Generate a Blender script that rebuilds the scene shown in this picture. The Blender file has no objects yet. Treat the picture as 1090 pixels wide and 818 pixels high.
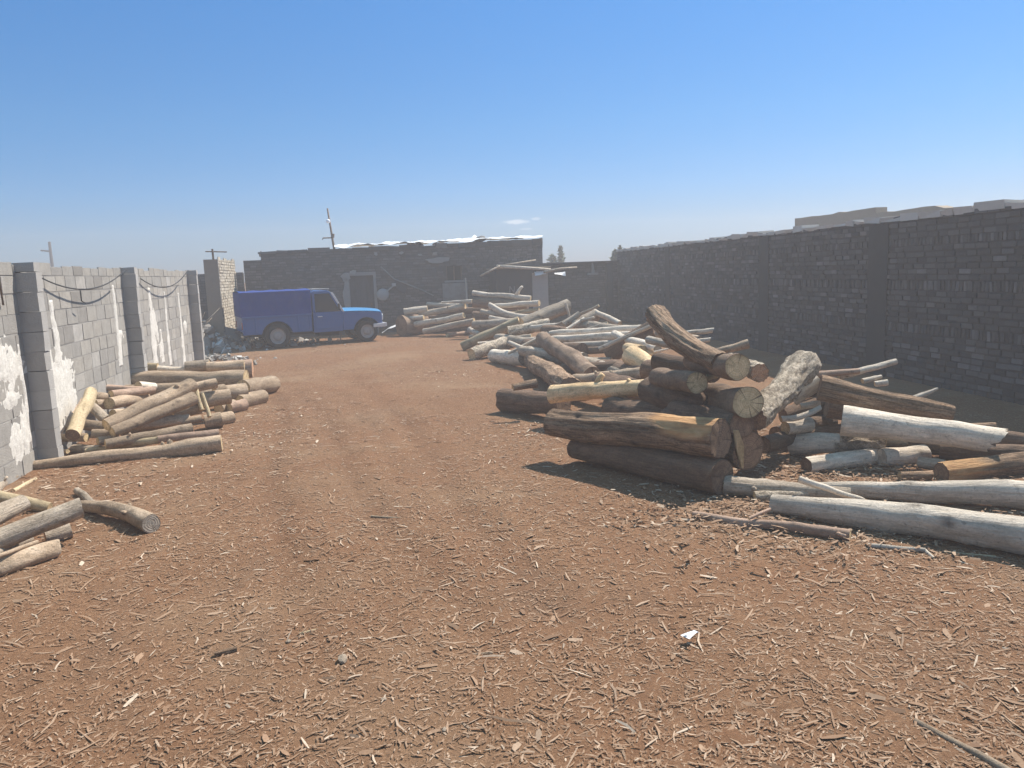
import bpy, bmesh, math, random
import numpy as np
from mathutils import Vector, Matrix, noise as mn
SC = bpy.context.scene
C = SC.collection
rnd = random.Random(7)
# ---------------------------------------------------------------- camera geometry (yard axes: +Y down the yard, +X to the right wall)
F, CX, CY, H = 820.0, 545.0, 409.0, 2.0
def _n(v):
    l = math.sqrt(sum(a*a for a in v)); return [a/l for a in v]
def _cr(a, b): return [a[1]*b[2]-a[2]*b[1], a[2]*b[0]-a[0]*b[2], a[0]*b[1]-a[1]*b[0]]
_Y = _n([365-CX, 296-CY, F])
_U = _n(_cr(_Y, [1365-CX, 258-CY, F]))
if _U[1] > 0: _U = [-a for a in _U]
_X = _cr(_Y, _U)
if _X[0] < 0: _X = [-a for a in _X]
RIGHT = Vector((_X[0], _Y[0], _U[0])); DOWN = Vector((_X[1], _Y[1], _U[1])); FWD = Vector((_X[2], _Y[2], _U[2]))
FH = Vector((FWD.x, FWD.y, 0)).normalized()
EYE = Vector((0, 0, H))
def ray(px, py): return RIGHT*(px-CX) + DOWN*(py-CY) + FWD*F
def P(px, py, z=0.0):
    d = ray(px, py); return EYE + d*((z-H)/d.z)
def PY(px, py, y):
    d = ray(px, py); return EYE + d*(y/d.y)
def PX(px, py, x):
    d = ray(px, py); return EYE + d*(x/d.x)
def above(px, py, base):            # the point seen at (px,py) that stands over the ground seen at (px,base)
    g = P(px, base, 0); d = ray(px, py)
    return EYE + d*(g.dot(FH)/d.dot(FH))
def depth(p): return (p-EYE).dot(FWD)
# ---------------------------------------------------------------- objects
def tag(o, label=None, cat=None, group=None, kind=None):
    if label: o['label'] = label
    if cat: o['category'] = cat
    if group: o['group'] = group
    if kind: o['kind'] = kind
    return o
class MB:
    def __init__(s): s.v=[]; s.f=[]; s.m=[]; s.t=[]; s.sm=False
    def add(s, vs, fs, mi=0, tone=(0,0,0)):
        b=len(s.v); s.v += [tuple(p) for p in vs]; s.t += [tone]*len(vs)
        for f in fs: s.f.append(tuple(b+i for i in f)); s.m.append(mi)
    def box(s, lo, hi, mi=0, tone=(0,0,0), M=None, jit=0):
        vs=[Vector((x,y,z)) for x in (lo[0],hi[0]) for y in (lo[1],hi[1]) for z in (lo[2],hi[2])]
        if jit: vs=[p+Vector((rnd.uniform(-jit,jit),rnd.uniform(-jit,jit),rnd.uniform(-jit,jit))) for p in vs]
        if M is not None: vs=[M@p for p in vs]
        s.add(vs, [(0,1,3,2),(4,6,7,5),(0,4,5,1),(2,3,7,6),(0,2,6,4),(1,5,7,3)], mi, tone)
    def tube(s, pts, rad, n=8, mi=0, tone=(0,0,0), cap=True):
        pts=[Vector(p) for p in pts]; N=len(pts)
        if not hasattr(rad,'__len__'): rad=[rad]*N
        rings=[]; prev=None
        for i,p in enumerate(pts):
            d=(pts[min(i+1,N-1)]-pts[max(i-1,0)]).normalized()
            a=prev if prev is not None else (Vector((0,0,1)) if abs(d.z)<.9 else Vector((1,0,0)))
            u=(a-d*a.dot(d)).normalized(); w=d.cross(u); prev=u
            rings.append([p+(u*math.cos(2*math.pi*k/n)+w*math.sin(2*math.pi*k/n))*rad[i] for k in range(n)])
        vs=[q for r in rings for q in r]; fs=[]
        for i in range(N-1):
            for k in range(n):
                k2=(k+1)%n; fs.append((i*n+k,i*n+k2,(i+1)*n+k2,(i+1)*n+k))
        if cap: fs += [tuple(range(n-1,-1,-1)), tuple((N-1)*n+k for k in range(n))]
        s.add(vs,fs,mi,tone)
    def prism(s, prof, y0, y1, mi=0, tone=(0,0,0), M=None):   # profile in (x,z), extruded along y
        n=len(prof); vs=[Vector((x,y0,z)) for x,z in prof]+[Vector((x,y1,z)) for x,z in prof]
        if M is not None: vs=[M@p for p in vs]
        fs=[tuple(range(n-1,-1,-1)),tuple(range(n,2*n))]+[(i,(i+1)%n,n+(i+1)%n,n+i) for i in range(n)]
        s.add(vs,fs,mi,tone)
    def build(s, name, mats, parent=None, loc=None, rot=None, smooth=False, fix=True, bevel=0):
        me=bpy.data.meshes.new(name); me.from_pydata(s.v,[],s.f)
        if fix:
            bm=bmesh.new(); bm.from_mesh(me); bmesh.ops.recalc_face_normals(bm,faces=bm.faces); bm.to_mesh(me); bm.free()
        for m in (mats if isinstance(mats,(list,tuple)) else [mats]): me.materials.append(m)
        if any(s.m): me.polygons.foreach_set('material_index', s.m)
        ca=me.color_attributes.new('tone','FLOAT_COLOR','POINT')
        ca.data.foreach_set('color', np.array([(a,b,c,1) for a,b,c in s.t],dtype=np.float32).ravel())
        if smooth: me.polygons.foreach_set('use_smooth',[True]*len(s.f))
        me.update()
        o=bpy.data.objects.new(name,me); C.objects.link(o)
        if parent is not None: o.parent=parent
        if loc is not None: o.location=loc
        if rot is not None: o.rotation_euler=rot
        if bevel:
            b=o.modifiers.new('bevel','BEVEL'); b.width=bevel; b.segments=2; b.limit_method='ANGLE'; b.angle_limit=math.radians(35)
        return o
def empty(name, loc, rz=0, label=None, cat=None, group=None):
    o=bpy.data.objects.new(name,None); C.objects.link(o); o.location=loc; o.rotation_euler=(0,0,rz); o.empty_display_size=.2
    return tag(o,label,cat,group)
# ---------------------------------------------------------------- materials
class NT:
    def __init__(s, name):
        s.m=bpy.data.materials.new(name); s.m.use_nodes=True; s.t=s.m.node_tree; s.t.nodes.clear()
        s.out=s.n('ShaderNodeOutputMaterial'); s.b=s.n('ShaderNodeBsdfPrincipled'); s.l(s.b.outputs[0],s.out.inputs[0])
    def n(s, ty, **kw):
        x=s.t.nodes.new(ty)
        for k,v in kw.items(): setattr(x,k,v)
        return x
    def l(s,a,b): s.t.links.new(a,b)
    def set(s, sock, v):
        if hasattr(v,'default_value') or hasattr(v,'is_output'): s.l(v,sock)
        else: sock.default_value = (*v,1) if (hasattr(v,'__len__') and len(v)==3 and sock.type=='RGBA') else v
    def co(s, kind='Object', scale=(1,1,1), rnd_off=False):
        tc=s.n('ShaderNodeTexCoord'); mp=s.n('ShaderNodeMapping'); mp.inputs['Scale'].default_value=scale
        s.l(tc.outputs[kind],mp.inputs[0])
        if rnd_off:
            oi=s.n('ShaderNodeObjectInfo'); m=s.n('ShaderNodeMath',operation='MULTIPLY'); m.inputs[1].default_value=37.0
            s.l(oi.outputs['Random'],m.inputs[0]); s.l(m.outputs[0],mp.inputs['Location'])
        return mp.outputs[0]
    def noise(s, v, scale=5, det=6, rough=.6, dist=0):
        x=s.n('ShaderNodeTexNoise'); x.inputs['Scale'].default_value=scale; x.inputs['Detail'].default_value=det
        x.inputs['Roughness'].default_value=rough; x.inputs['Distortion'].default_value=dist; s.l(v,x.inputs['Vector']); return x.outputs[0]
    def voro(s, v, scale=5, feat='F1', out=0):
        x=s.n('ShaderNodeTexVoronoi',feature=feat); x.inputs['Scale'].default_value=scale; s.l(v,x.inputs['Vector']); return x.outputs[out]
    def ramp(s, f, stops):
        x=s.n('ShaderNodeValToRGB'); e=x.color_ramp.elements
        while len(e)<len(stops): e.new(.5)
        for el,(p,c) in zip(e,stops): el.position=p; el.color=(*c,1) if len(c)==3 else c
        s.l(f,x.inputs[0]); return x.outputs[0]
    def rng(s, f, a, b, c=0, d=1):
        x=s.n('ShaderNodeMapRange'); s.l(f,x.inputs[0])
        for i,v in zip((1,2,3,4),(a,b,c,d)): x.inputs[i].default_value=v
        return x.outputs[0]
    def mix(s, f, a, b, mode='MIX'):
        x=s.n('ShaderNodeMix',data_type='RGBA',blend_type=mode); s.set(x.inputs[0],f); s.set(x.inputs[6],a); s.set(x.inputs[7],b); return x.outputs[2]
    def math(s, op, a, b=0):
        x=s.n('ShaderNodeMath',operation=op); s.set(x.inputs[0],a); s.set(x.inputs[1],b); return x.outputs[0]
    def attr(s, name='tone'):
        a=s.n('ShaderNodeAttribute'); a.attribute_name=name; sp=s.n('ShaderNodeSeparateColor'); s.l(a.outputs['Color'],sp.inputs[0]); return sp.outputs
    def bump(s, h, strength=.5, dist=.02):
        x=s.n('ShaderNodeBump'); x.inputs['Strength'].default_value=strength; x.inputs['Distance'].default_value=dist
        s.l(h,x.inputs['Height']); s.l(x.outputs[0],s.b.inputs['Normal'])
    def col(s, c): s.set(s.b.inputs['Base Color'],c); return s
    def rough(s, r, spec=.3, metal=0):
        s.set(s.b.inputs['Roughness'],r); s.b.inputs['Specular IOR Level'].default_value=spec; s.b.inputs['Metallic'].default_value=metal; return s
def hsv_var(t, c, amt=.3):          # brightness differs from log to log
    oi=t.n('ShaderNodeObjectInfo'); v=t.rng(oi.outputs['Random'],0,1,1-amt,1+amt)
    cb=t.n('ShaderNodeCombineColor'); [t.l(v,cb.inputs[i]) for i in range(3)]
    return t.mix(1.0,c,cb.outputs[0],'MULTIPLY')
def bark(name, dark, mid, light, spot=.5, furrow=0.0, flake=0.0, bs=.5, grain=.5, dirty=.45):
    t=NT(name); v=t.co('Object',(1,1,.28),True); v2=t.co('Object',(1,1,1),True)
    n1=t.noise(v,9,8,.65,.6); c=t.ramp(n1,[(.28,dark),(.5,mid),(.72,light)])
    big=t.noise(v2,2.2,3,.5); c=t.mix(t.rng(big,.35,.7,0,.55),c,mid)
    h=n1
    if spot:
        sp=t.noise(v2,26,4,.6,.3); c=t.mix(t.rng(sp,.60,.68,0,spot),c,tuple(a*.3 for a in mid))
    if furrow:
        vf=t.co('Object',(1,1,.09),True); fr=t.noise(vf,34,6,.7,1.2); c=t.mix(t.rng(fr,.42,.54,furrow,0),c,tuple(a*.28 for a in dark)); h=t.math('ADD',h,t.math('MULTIPLY',fr,2.0))
    if flake:
        fl=t.noise(v2,19,7,.75,.8); c=t.mix(t.rng(fl,.47,.53,flake,0),c,tuple(a*.42 for a in dark)); h=t.math('ADD',h,t.math('MULTIPLY',fl,1.5))
    fine=t.noise(v2,48,6,.75,.5); med=t.noise(v,4.5,5,.7,1.0)
    for src,lo,hi,a0,a1 in ((fine,.3,.7,1-.42*grain,1+.34*grain),(med,.35,.65,1-.36*grain,1+.24*grain)):
        fv=t.rng(src,lo,hi,a0,a1); cb=t.n('ShaderNodeCombineColor'); [t.l(fv,cb.inputs[i]) for i in range(3)]; c=t.mix(1.0,c,cb.outputs[0],'MULTIPLY')
    dirt=t.noise(v2,5.5,6,.7,.8); c=t.mix(t.rng(dirt,.56,.66,0,dirty),c,(.20,.145,.105))
    h=t.math('ADD',h,t.math('MULTIPLY',fine,.8))
    c=hsv_var(t,c,.22)
    a=t.attr(); c=t.mix(a[0],c,(.045,.032,.025))
    pn=t.noise(v,14,5,.6,.4); peel=t.ramp(pn,[(.3,(.38,.19,.085)),(.55,(.60,.35,.165)),(.75,(.72,.49,.27))])
    c=t.mix(a[1],c,peel)
    t.col(c); t.rough(.85,.2); t.bump(h,bs,.02); return t.m
M={}
M['grey']=bark('grey_bark',(.26,.20,.14),(.47,.385,.295),(.62,.53,.425),.5,.2,bs=.7,grain=.6)
M['white']=bark('bleached_bark',(.41,.335,.255),(.68,.585,.47),(.82,.725,.61),.5,.22,bs=.7,grain=.45,dirty=.35)
M['tan']=bark('tan_bark',(.21,.15,.10),(.385,.285,.195),(.53,.415,.305),.6,bs=.7,grain=.8)
M['yellow']=bark('yellow_bark',(.27,.20,.115),(.455,.36,.225),(.59,.485,.325),.6,bs=.6,grain=.6)
M['red']=bark('reddish_bark',(.25,.155,.105),(.43,.295,.215),(.57,.43,.33),.5,bs=.6,grain=.6)
M['brown']=bark('furrowed_brown_bark',(.22,.14,.085),(.38,.25,.16),(.54,.385,.26),.2,.6,bs=.9,grain=.9)
M['dark']=bark('dark_smooth_bark',(.15,.10,.066),(.255,.175,.12),(.38,.275,.195),.3,bs=.8,grain=.8)
M['umber_shade']=bark('umber_shade_bark',(.125,.078,.05),(.20,.13,.088),(.285,.195,.138),.2,.3,bs=.8,grain=.7)  # brown bark darkened to stand for the shade on buried logs
M['flaky']=bark('flaky_bark',(.30,.235,.165),(.55,.455,.345),(.78,.68,.55),.5,0,.6,bs=1.0,grain=.7)
M['peeled']=bark('peeled_wood',(.46,.29,.14),(.68,.48,.27),(.80,.62,.39),.45,.15,bs=.5,grain=.6,dirty=.55)
def cutwood(name, a, b, edge):
    t=NT(name); v=t.co('Object',(1,1,.3),True)
    tc=t.n('ShaderNodeTexCoord'); nz=t.noise(v,5,4,.6); fl=t.n('ShaderNodeVectorMath',operation='MULTIPLY'); fl.inputs[1].default_value=(1,1,0); t.l(tc.outputs['Object'],fl.inputs[0])
    ln=t.n('ShaderNodeVectorMath',operation='LENGTH'); t.l(fl.outputs[0],ln.inputs[0]); nm=t.n('ShaderNodeVectorMath',operation='NORMALIZE'); t.l(fl.outputs[0],nm.inputs[0])
    r=t.math('ADD',ln.outputs[1],t.math('MULTIPLY',nz,.09)); rg=t.math('SINE',t.math('MULTIPLY',r,330.0)); rg2=t.math('SINE',t.math('MULTIPLY',r,95.0))
    c=t.mix(t.rng(rg,-1,1),a,b); c=t.mix(t.rng(rg2,.2,1,0,.30),c,edge); n2=t.noise(v,24,6,.7); c=t.mix(t.rng(n2,.4,.7,0,.6),c,edge)
    st=t.noise(v,3.5,4,.7); c=t.mix(t.rng(st,.5,.68,0,.7),c,tuple(x*.62 for x in edge))
    oi=t.n('ShaderNodeObjectInfo'); ad=t.n('ShaderNodeVectorMath',operation='ADD'); t.l(nm.outputs[0],ad.inputs[0]); t.l(oi.outputs['Random'],ad.inputs[1])
    ck=t.n('ShaderNodeTexNoise'); ck.inputs['Scale'].default_value=2.6; ck.inputs['Detail'].default_value=3; t.l(ad.outputs[0],ck.inputs['Vector'])
    d=t.math('ABSOLUTE',t.math('SUBTRACT',ck.outputs[0],.5)); crk=t.math('MULTIPLY',t.rng(d,.004,.016,1,0),t.rng(ln.outputs[1],.01,.03,.0,1)); c=t.mix(t.math('MULTIPLY',crk,.75),c,(.07,.045,.03))
    ht=t.rng(r,.02,.035,.5,0); c=t.mix(ht,c,tuple(x*.55 for x in edge))
    at=t.attr(); c=t.mix(at[0],c,(.10,.06,.04)); c=hsv_var(t,c,.15)
    t.col(c); t.rough(.85,.15); t.bump(t.math('SUBTRACT',t.math('ADD',n2,t.math('MULTIPLY',rg,.15)),crk),.6,.012); return t.m
M['cut']=cutwood('sawn_wood',(.70,.52,.29),(.82,.645,.39),(.50,.345,.185))
M['cut_orange']=cutwood('orange_sawn_wood',(.56,.32,.19),(.66,.42,.27),(.44,.24,.14))
M['cut_grey']=cutwood('weathered_sawn_wood',(.34,.29,.23),(.42,.37,.30),(.24,.19,.15))
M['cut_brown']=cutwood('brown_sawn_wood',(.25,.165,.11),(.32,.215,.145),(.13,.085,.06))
SUN_E,SKY_S,EXPO=4.1,.085,.93
SKY_AIR,SKY_DUST,SKY_OZ=1.0,.0,3.0
SKY_SAT=1.22
SKY_RAMP=[(0,(.25,.28,.46)),(.05,(.37,.42,.54)),(.10,(.46,.56,.68)),(.18,(.53,.69,.77)),(.31,(.60,.83,.91)),(.45,(1.3,1.08,.92)),(.65,(4.7,3.0,1.75))]  # upper stops brightened and warmed above the frame as added fill light
CLOUD=(6,6.3,6.8)
HAZE,HAZE_C,HAZE_G=.0065,(.86,.84,.84),.3
# ---------------------------------------------------------------- ground
XW=lambda y: 8.7+(y-9)*(1.55/19)           # the right wall's line
def fbm(x,y,s,o=4): return mn.fractal(Vector((x*s,y*s,3.1)),1.0,2.0,o)
RUT=[(P(365,482),P(411,545)),(P(299,502),P(303,558)),(P(430,455),P(520,560))]
def rut(x,y,side=0):                       # soft wheel tracks running down the yard
    f=0
    for a,b in RUT:
        cx=a.x+(b.x-a.x)*(y-a.y)/(b.y-a.y)+.10*math.sin(y*.7+a.x); w=.13+.03*math.sin(y*3+a.x)
        d=abs(x-cx); f=max(f,math.exp(-((d-side)/w)**2))
    return f*min(1,max(0,(y-3)/2.5))*min(1,max(0,(19-y)/8))*(.6+.7*abs(mn.noise(Vector((x*1.1,y*.6,8)))))
def gz(x,y):
    z=.030*fbm(x,y,.35,3)+.012*fbm(x+9,y,1.6,3)
    z-=.022*rut(x,y)-.009*rut(x,y,.30)
    return z*min(1,max(0,(60-math.hypot(x,y))/30))
def lines(a,b,fine0,fine1,d0,far):
    out=[fine0]; 
    while out[-1]<fine1: out.append(out[-1]+d0)
    s=d0; x=out[-1]
    while x<b: s*=1.25; x+=s; out.append(x)
    s=d0; x=fine0; lo=[]
    while x>a: s*=1.25; x-=s; lo.append(x)
    return lo[::-1]+out
xs=lines(-700,700,-4,8,.06,0); ys=[]
y=1.5
while y<30: ys.append(y); y+=max(.045,.012*y)
s=.4
while y<1500: ys.append(y); s*=1.25; y+=s
lo=[]; s=.05; y=1.5
while y>-300: s*=1.3; y-=s; lo.append(y)
ys=lo[::-1]+ys
nx,ny=len(xs),len(ys)
gv=[(x,y,(gz(x,y)+.010*fbm(x,y,7,3) if (-12<x<16 and 1<y<32) else gz(x,y))) for y in ys for x in xs]
gf=[(j*nx+i,j*nx+i+1,(j+1)*nx+i+1,(j+1)*nx+i) for j in range(ny-1) for i in range(nx-1)]
t=NT('chip_strewn_earth'); v=t.co('Object'); vs=t.co('Object',(1,1,1))
wv=t.n('ShaderNodeMapping'); 
n1=t.noise(v,1.1,6,.65); n2=t.noise(v,55,6,.75,1.5); n3=t.noise(v,7,6,.7,.6)
vo=t.n('ShaderNodeTexVoronoi'); vo.inputs['Scale'].default_value=48; vo.inputs['Randomness'].default_value=1
ds=t.n('ShaderNodeVectorMath',operation='ADD'); nc=t.n('ShaderNodeTexNoise'); nc.inputs['Scale'].default_value=11; t.l(v,nc.inputs[0])
sc_=t.n('ShaderNodeVectorMath',operation='SCALE'); sc_.inputs[3].default_value=.25; t.l(nc.outputs[1],sc_.inputs[0]); t.l(v,ds.inputs[0]); t.l(sc_.outputs[0],ds.inputs[1]); t.l(ds.outputs[0],vo.inputs['Vector'])
sepc=t.n('ShaderNodeSeparateColor'); t.l(vo.outputs['Color'],sepc.inputs[0])
c=t.ramp(n2,[(.25,(0.114,0.059,0.032)),(.5,(0.216,0.117,0.065)),(.75,(0.334,0.195,0.113))])
c=t.mix(t.rng(sepc.outputs[0],.45,1,0,.55),c,(0.334,0.195,0.113))
c=t.mix(t.rng(n1,.45,.68,0,.55),c,(0.229,0.114,0.061))
c=t.mix(t.rng(n3,.58,.75,0,.5),c,(0.141,0.080,0.046))
big=t.noise(v,.42,5,.6,.4); c=t.mix(t.rng(big,.5,.66,0,.5),c,(.33,.225,.14)); big2=t.noise(t.co('Object',(1.3,.8,1)),.9,6,.7,.8); c=t.mix(t.rng(big2,.55,.7,0,.45),c,(.155,.10,.068))
at=t.attr(); c=t.mix(t.math('MULTIPLY',at[0],.35),c,(.14,.072,.04))
t.col(c); t.rough(.95,.1); t.bump(t.math('ADD',n2,t.math('MULTIPLY',sepc.outputs[1],.6)),.8,.02)
g=MB(); g.v=gv; g.f=gf; g.m=[0]*len(gf); g.t=[((rut(a,b),0,0) if (-6<a<8 and 2<b<20) else (0,0,0)) for a,b,_ in gv]
tag(g.build('ground',t.m,fix=False,smooth=True),'brown earth yard strewn with bark chips and sawdust','ground',kind='structure')
# ---------------------------------------------------------------- chips
def chip_mat(name, stops):
    t=NT(name); a=t.attr(); c=t.ramp(a[0],stops); nz=t.noise(t.co('Object'),90,3,.6)
    c=t.mix(t.rng(nz,.35,.65,0,.35),c,(.13,.08,.05)); t.col(c); t.rough(.85,.2); return t.m
M['chip']=chip_mat('bark_chip',[(0,(.17,.098,.058)),(.35,(.25,.15,.09)),(.7,(.34,.22,.14)),(.9,(.44,.315,.22)),(1,(.56,.45,.34))])
def chips(name, n, sampler, lmu, wid, lift, seed, label, cat, mat, tonef, clampl=.2):
    r=np.random.default_rng(seed); xy=sampler(r,n); n=len(xy)
    L=np.clip(np.exp(r.normal(math.log(lmu),.55,n)),.008,clampl); W=np.clip(L*r.uniform(.08,.55,n),.0025,wid); 
    yaw=r.uniform(0,2*np.pi,n); tilt=r.normal(0,.055,n); roll=r.normal(0,.20,n); arch=L*r.uniform(-.03,.04,n)
    z0=np.array([gz(a,b)+.004 for a,b in xy])+r.random(n)*lift
    cy_,sy_=np.cos(yaw),np.sin(yaw); V=np.zeros((n,6,3),np.float32)
    sw=r.normal(0,.045,n)*L
    for k,u in enumerate((-.5,0,.5)):
        for q,s in enumerate((-.5,.5)):
            wv=W*s*(1.0 if u==0 else .55)+ (0 if u else 1)*sw
            lx=L*u; lz=np.tan(tilt)*lx+np.sin(roll)*W*s+(arch if u==0 else 0)
            V[:,k*2+q,0]=xy[:,0]+lx*cy_-wv*sy_; V[:,k*2+q,1]=xy[:,1]+lx*sy_+wv*cy_; V[:,k*2+q,2]=z0+lz+np.abs(np.tan(tilt))*L*.4
    base=np.arange(n)[:,None]*6
    Fq=np.concatenate([base+np.array([0,1,3,2]),base+np.array([2,3,5,4])],1).reshape(-1,4)
    me=bpy.data.meshes.new(name); me.vertices.add(n*6); me.vertices.foreach_set('co',V.ravel())
    me.loops.add(len(Fq)*4); me.loops.foreach_set('vertex_index',Fq.ravel().astype(np.int32))
    me.polygons.add(len(Fq)); me.polygons.foreach_set('loop_start',np.arange(len(Fq),dtype=np.int32)*4); 
    me.update(calc_edges=True)
    ca=me.color_attributes.new('tone','FLOAT_COLOR','POINT'); tn=tonef(r,n); col=np.ones((n,6,4),np.float32); col[:,:,:3]=tn[:,None,None]
    ca.data.foreach_set('color',col.ravel()); me.materials.append(mat)
    o=bpy.data.objects.new(name,me); C.objects.link(o); return tag(o,label,cat,kind='stuff')
def yard(r,n):                            # denser near the gate end, thinning down the yard
    y=1.6+26*r.random(n*3)**1.9; x=r.uniform(-3.4,9.2,n*3)
    keep=(np.abs(x)<1.4+y*.85)|(r.random(n*3)<.2)
    keep&=np.array([mn.noise(Vector((a*.45,b*.45,.5)))>-.42+.75*q-.25 for a,b,q in zip(x,y,r.random(n*3))])
    xy=np.stack([x,y],1)[keep]; return xy[:n]
chips('bark_chips',330000,yard,.016,.009,.002,3,'bark chips and shavings littering the yard floor','bark chips',M['chip'],lambda r,n:np.clip(r.beta(2.5,2.0,n),0,1))
def yard2(r,n):
    y=1.8+9*r.random(n)**1.5; x=r.uniform(-3.2,6.5,n); return np.stack([x,y],1)
chips('wood_slivers',9500,yard2,.052,.011,.004,5,'longer bark strips and wood slivers scattered over the earth','wood slivers',M['chip'],lambda r,n:np.clip(r.normal(.66,.2,n),0,1),.22)
chips('bark_flakes',2600,yard2,.040,.030,.004,15,'broad flat bark flakes lying on the earth','bark flakes',M['chip'],lambda r,n:np.clip(r.normal(.55,.2,n),0,1),.11)
def rim(r,n):                             # pale offcuts gathered at the feet of the stacks
    cs=[(-3.0,8.9,.55),(-1.4,10.2,.5),(-1.0,12.3,.6),(2.6,9.2,.5),(3.2,6.0,.6),(3.5,5.2,.7),(4.6,7.2,.8),(2.2,15,.9),(5,6,1.2),(-2.6,7.4,.6)]
    o=[]
    for k in range(n):
        a,b,s=cs[k%len(cs)]; o.append((r.normal(a,s),r.normal(b,s)))
    return np.array(o)
chips('pale_offcuts',4200,rim,.035,.022,.02,9,'pale wood offcuts and bark flakes around the stacks','wood offcuts',M['chip'],lambda r,n:np.clip(r.normal(.8,.2,n),0,1))
# ---------------------------------------------------------------- masonry
def gapspots(r,n):
    cs=[(*P(850,500)[:2],.55,.3),(*P(975,506)[:2],.9,.3),(*P(900,470)[:2],.7,.5),(*P(800,545)[:2],.5,.25),(*P(1000,560)[:2],1.0,.3)]; o=[]
    for k in range(n):
        a,b,s,u=cs[k%len(cs)]; o.append((r.normal(a,s),r.normal(b,u)))
    return np.array(o)
chips('bark_debris',6000,gapspots,.035,.022,.04,21,'brown bark debris lying between the pale logs on the right','bark debris',M['chip'],lambda r,n:np.clip(r.normal(.5,.25,n),0,1))
def masonry(name, tones, mort=(0,0,0), rough_bump=.4, var=.25):
    t=NT(name); a=t.attr(); v=t.co('Object'); c=t.ramp(a[0],tones); n=t.noise(v,7,7,.7,.3); n2=t.noise(v,60,4,.7)
    c=t.mix(t.rng(n,.35,.7,0,var),c,tuple(x*.62 for x in tones[0][1])); c=t.mix(t.rng(n2,.55,.75,0,.35),c,tones[-1][1])
    t.col(c); t.rough(.92,.15); t.bump(t.math('ADD',n,n2),rough_bump,.012); return t.m
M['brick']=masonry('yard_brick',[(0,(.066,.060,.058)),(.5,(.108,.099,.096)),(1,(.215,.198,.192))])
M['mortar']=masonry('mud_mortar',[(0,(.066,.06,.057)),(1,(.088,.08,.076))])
M['coping']=masonry('sandy_sunlit_coping',[(0,(.5,.46,.41)),(1,(.62,.57,.51))])  # sandy mortar lightened to carry the sunlit line of the wall top
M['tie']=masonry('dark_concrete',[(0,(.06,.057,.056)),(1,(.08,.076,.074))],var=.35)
M['block']=masonry('grey_block',[(0,(.25,.235,.215)),(.3,(.33,.315,.29)),(.7,(.37,.345,.305)),(1,(.44,.42,.39))],rough_bump=.8,var=.45)
M['blockmortar']=masonry('grey_mortar',[(0,(.25,.24,.225)),(1,(.32,.305,.285))])
M['pilaster']=masonry('grey_pilaster',[(0,(.34,.325,.305)),(1,(.43,.415,.39))],rough_bump=.8)
M['plaster']=masonry('lime_plaster',[(0,(.60,.57,.51)),(1,(.76,.735,.68))],rough_bump=.8,var=.35)
M['buff']=masonry('buff_brick',[(0,(.34,.29,.22)),(.5,(.46,.40,.31)),(1,(.58,.52,.42))])
M['mud']=masonry('mud_brick',[(0,(.30,.24,.18)),(1,(.40,.33,.25))])
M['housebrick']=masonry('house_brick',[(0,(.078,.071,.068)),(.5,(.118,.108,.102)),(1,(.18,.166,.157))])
M['palepatch']=masonry('pale_render',[(0,(.25,.24,.23)),(1,(.31,.295,.28))])
def course_wall(A, B, hgt, thick, rows, blen, gap, prot, inward, holes=(), topjit=0.0, miss=.0, tonemu=.5):
    """Masonry wall from A to B; returns MB in wall space (u along, n out of the lit side, z up) and its matrix."""
    A=Vector((*A,0)); B=Vector((*B,0)); u=(B-A); L=u.length; u.normalize(); nrm=Vector((u.y,-u.x,0))*inward
    Mx=Matrix(((u.x,nrm.x,0,A.x),(u.y,nrm.y,0,A.y),(0,0,1,0),(0,0,0,1)))
    mb=MB(); hs=sorted(holes)
    # core, split round the openings (each u0,u1,z0,z1)
    x=0
    segs=[]
    for (a,b,z0,z1) in hs:
        segs.append((x,a,0,hgt)); 
        if z0>0: segs.append((a,b,0,z0))
        segs.append((a,b,z1,hgt)); x=b
    segs.append((x,L,0,hgt))
    for (a,b,z0,z1) in segs: mb.box((a,-thick,z0-(.25 if z0==0 else 0)),(b,0,z1-.03 if z1==hgt else z1),1,(rnd.random(),0,0))
    z=0; ri=0
    while z<hgt-.02:
        rh,kind=rows(ri); rh=min(rh,hgt-z+.02); off=rnd.uniform(0,blen); x=-off; drift=rnd.uniform(-.006,.006)
        bl0=blen if kind==0 else .075
        while x<L:
            bl=bl0*rnd.uniform(.86,1.14); a,b=max(x,0),min(x+bl-gap,L)
            if b-a>.02 and rnd.random()>miss:
                inside=any(a<h1 and b>h0 and z<z1-.02 and z+rh>z0+.02 for (h0,h1,z0,z1) in hs)
                if not inside:
                    p=prot*rnd.uniform(.35,1.25); j=min(.006,gap*.45); dz=drift+rnd.uniform(-j,j)
                    top=z+rh-gap+dz
                    if z+rh>=hgt-.03: top+=rnd.uniform(-topjit,topjit)
                    t0=min(1,max(0,rnd.gauss(tonemu,.22)))
                    sl=rnd.uniform(-.02,.02) if kind else 0
                    vs=[(a,-.01,z+dz),(b,-.01,z+dz),(b+sl,-.01,top),(a+sl,-.01,top),
                        (a+j*rnd.random(),p,z+dz+j*rnd.random()),(b-j*rnd.random(),p*rnd.uniform(.8,1),z+dz+j*rnd.random()),(b+sl-j*rnd.random(),p*rnd.uniform(.8,1),top-j*rnd.random()),(a+sl+j*rnd.random(),p,top-j*rnd.random())]
                    mb.add(vs,[(4,5,6,7),(0,1,5,4),(3,7,6,2),(0,4,7,3),(1,2,6,5)],0,(t0,0,0))
            x+=bl
        z+=rh; ri+=1
    return mb,Mx,L
def place(mb, name, mats, Mx, parent=None, **k):
    mb.v=[tuple(Mx@Vector(p)) for p in mb.v]; return mb.build(name,mats,parent,**k)
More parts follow.
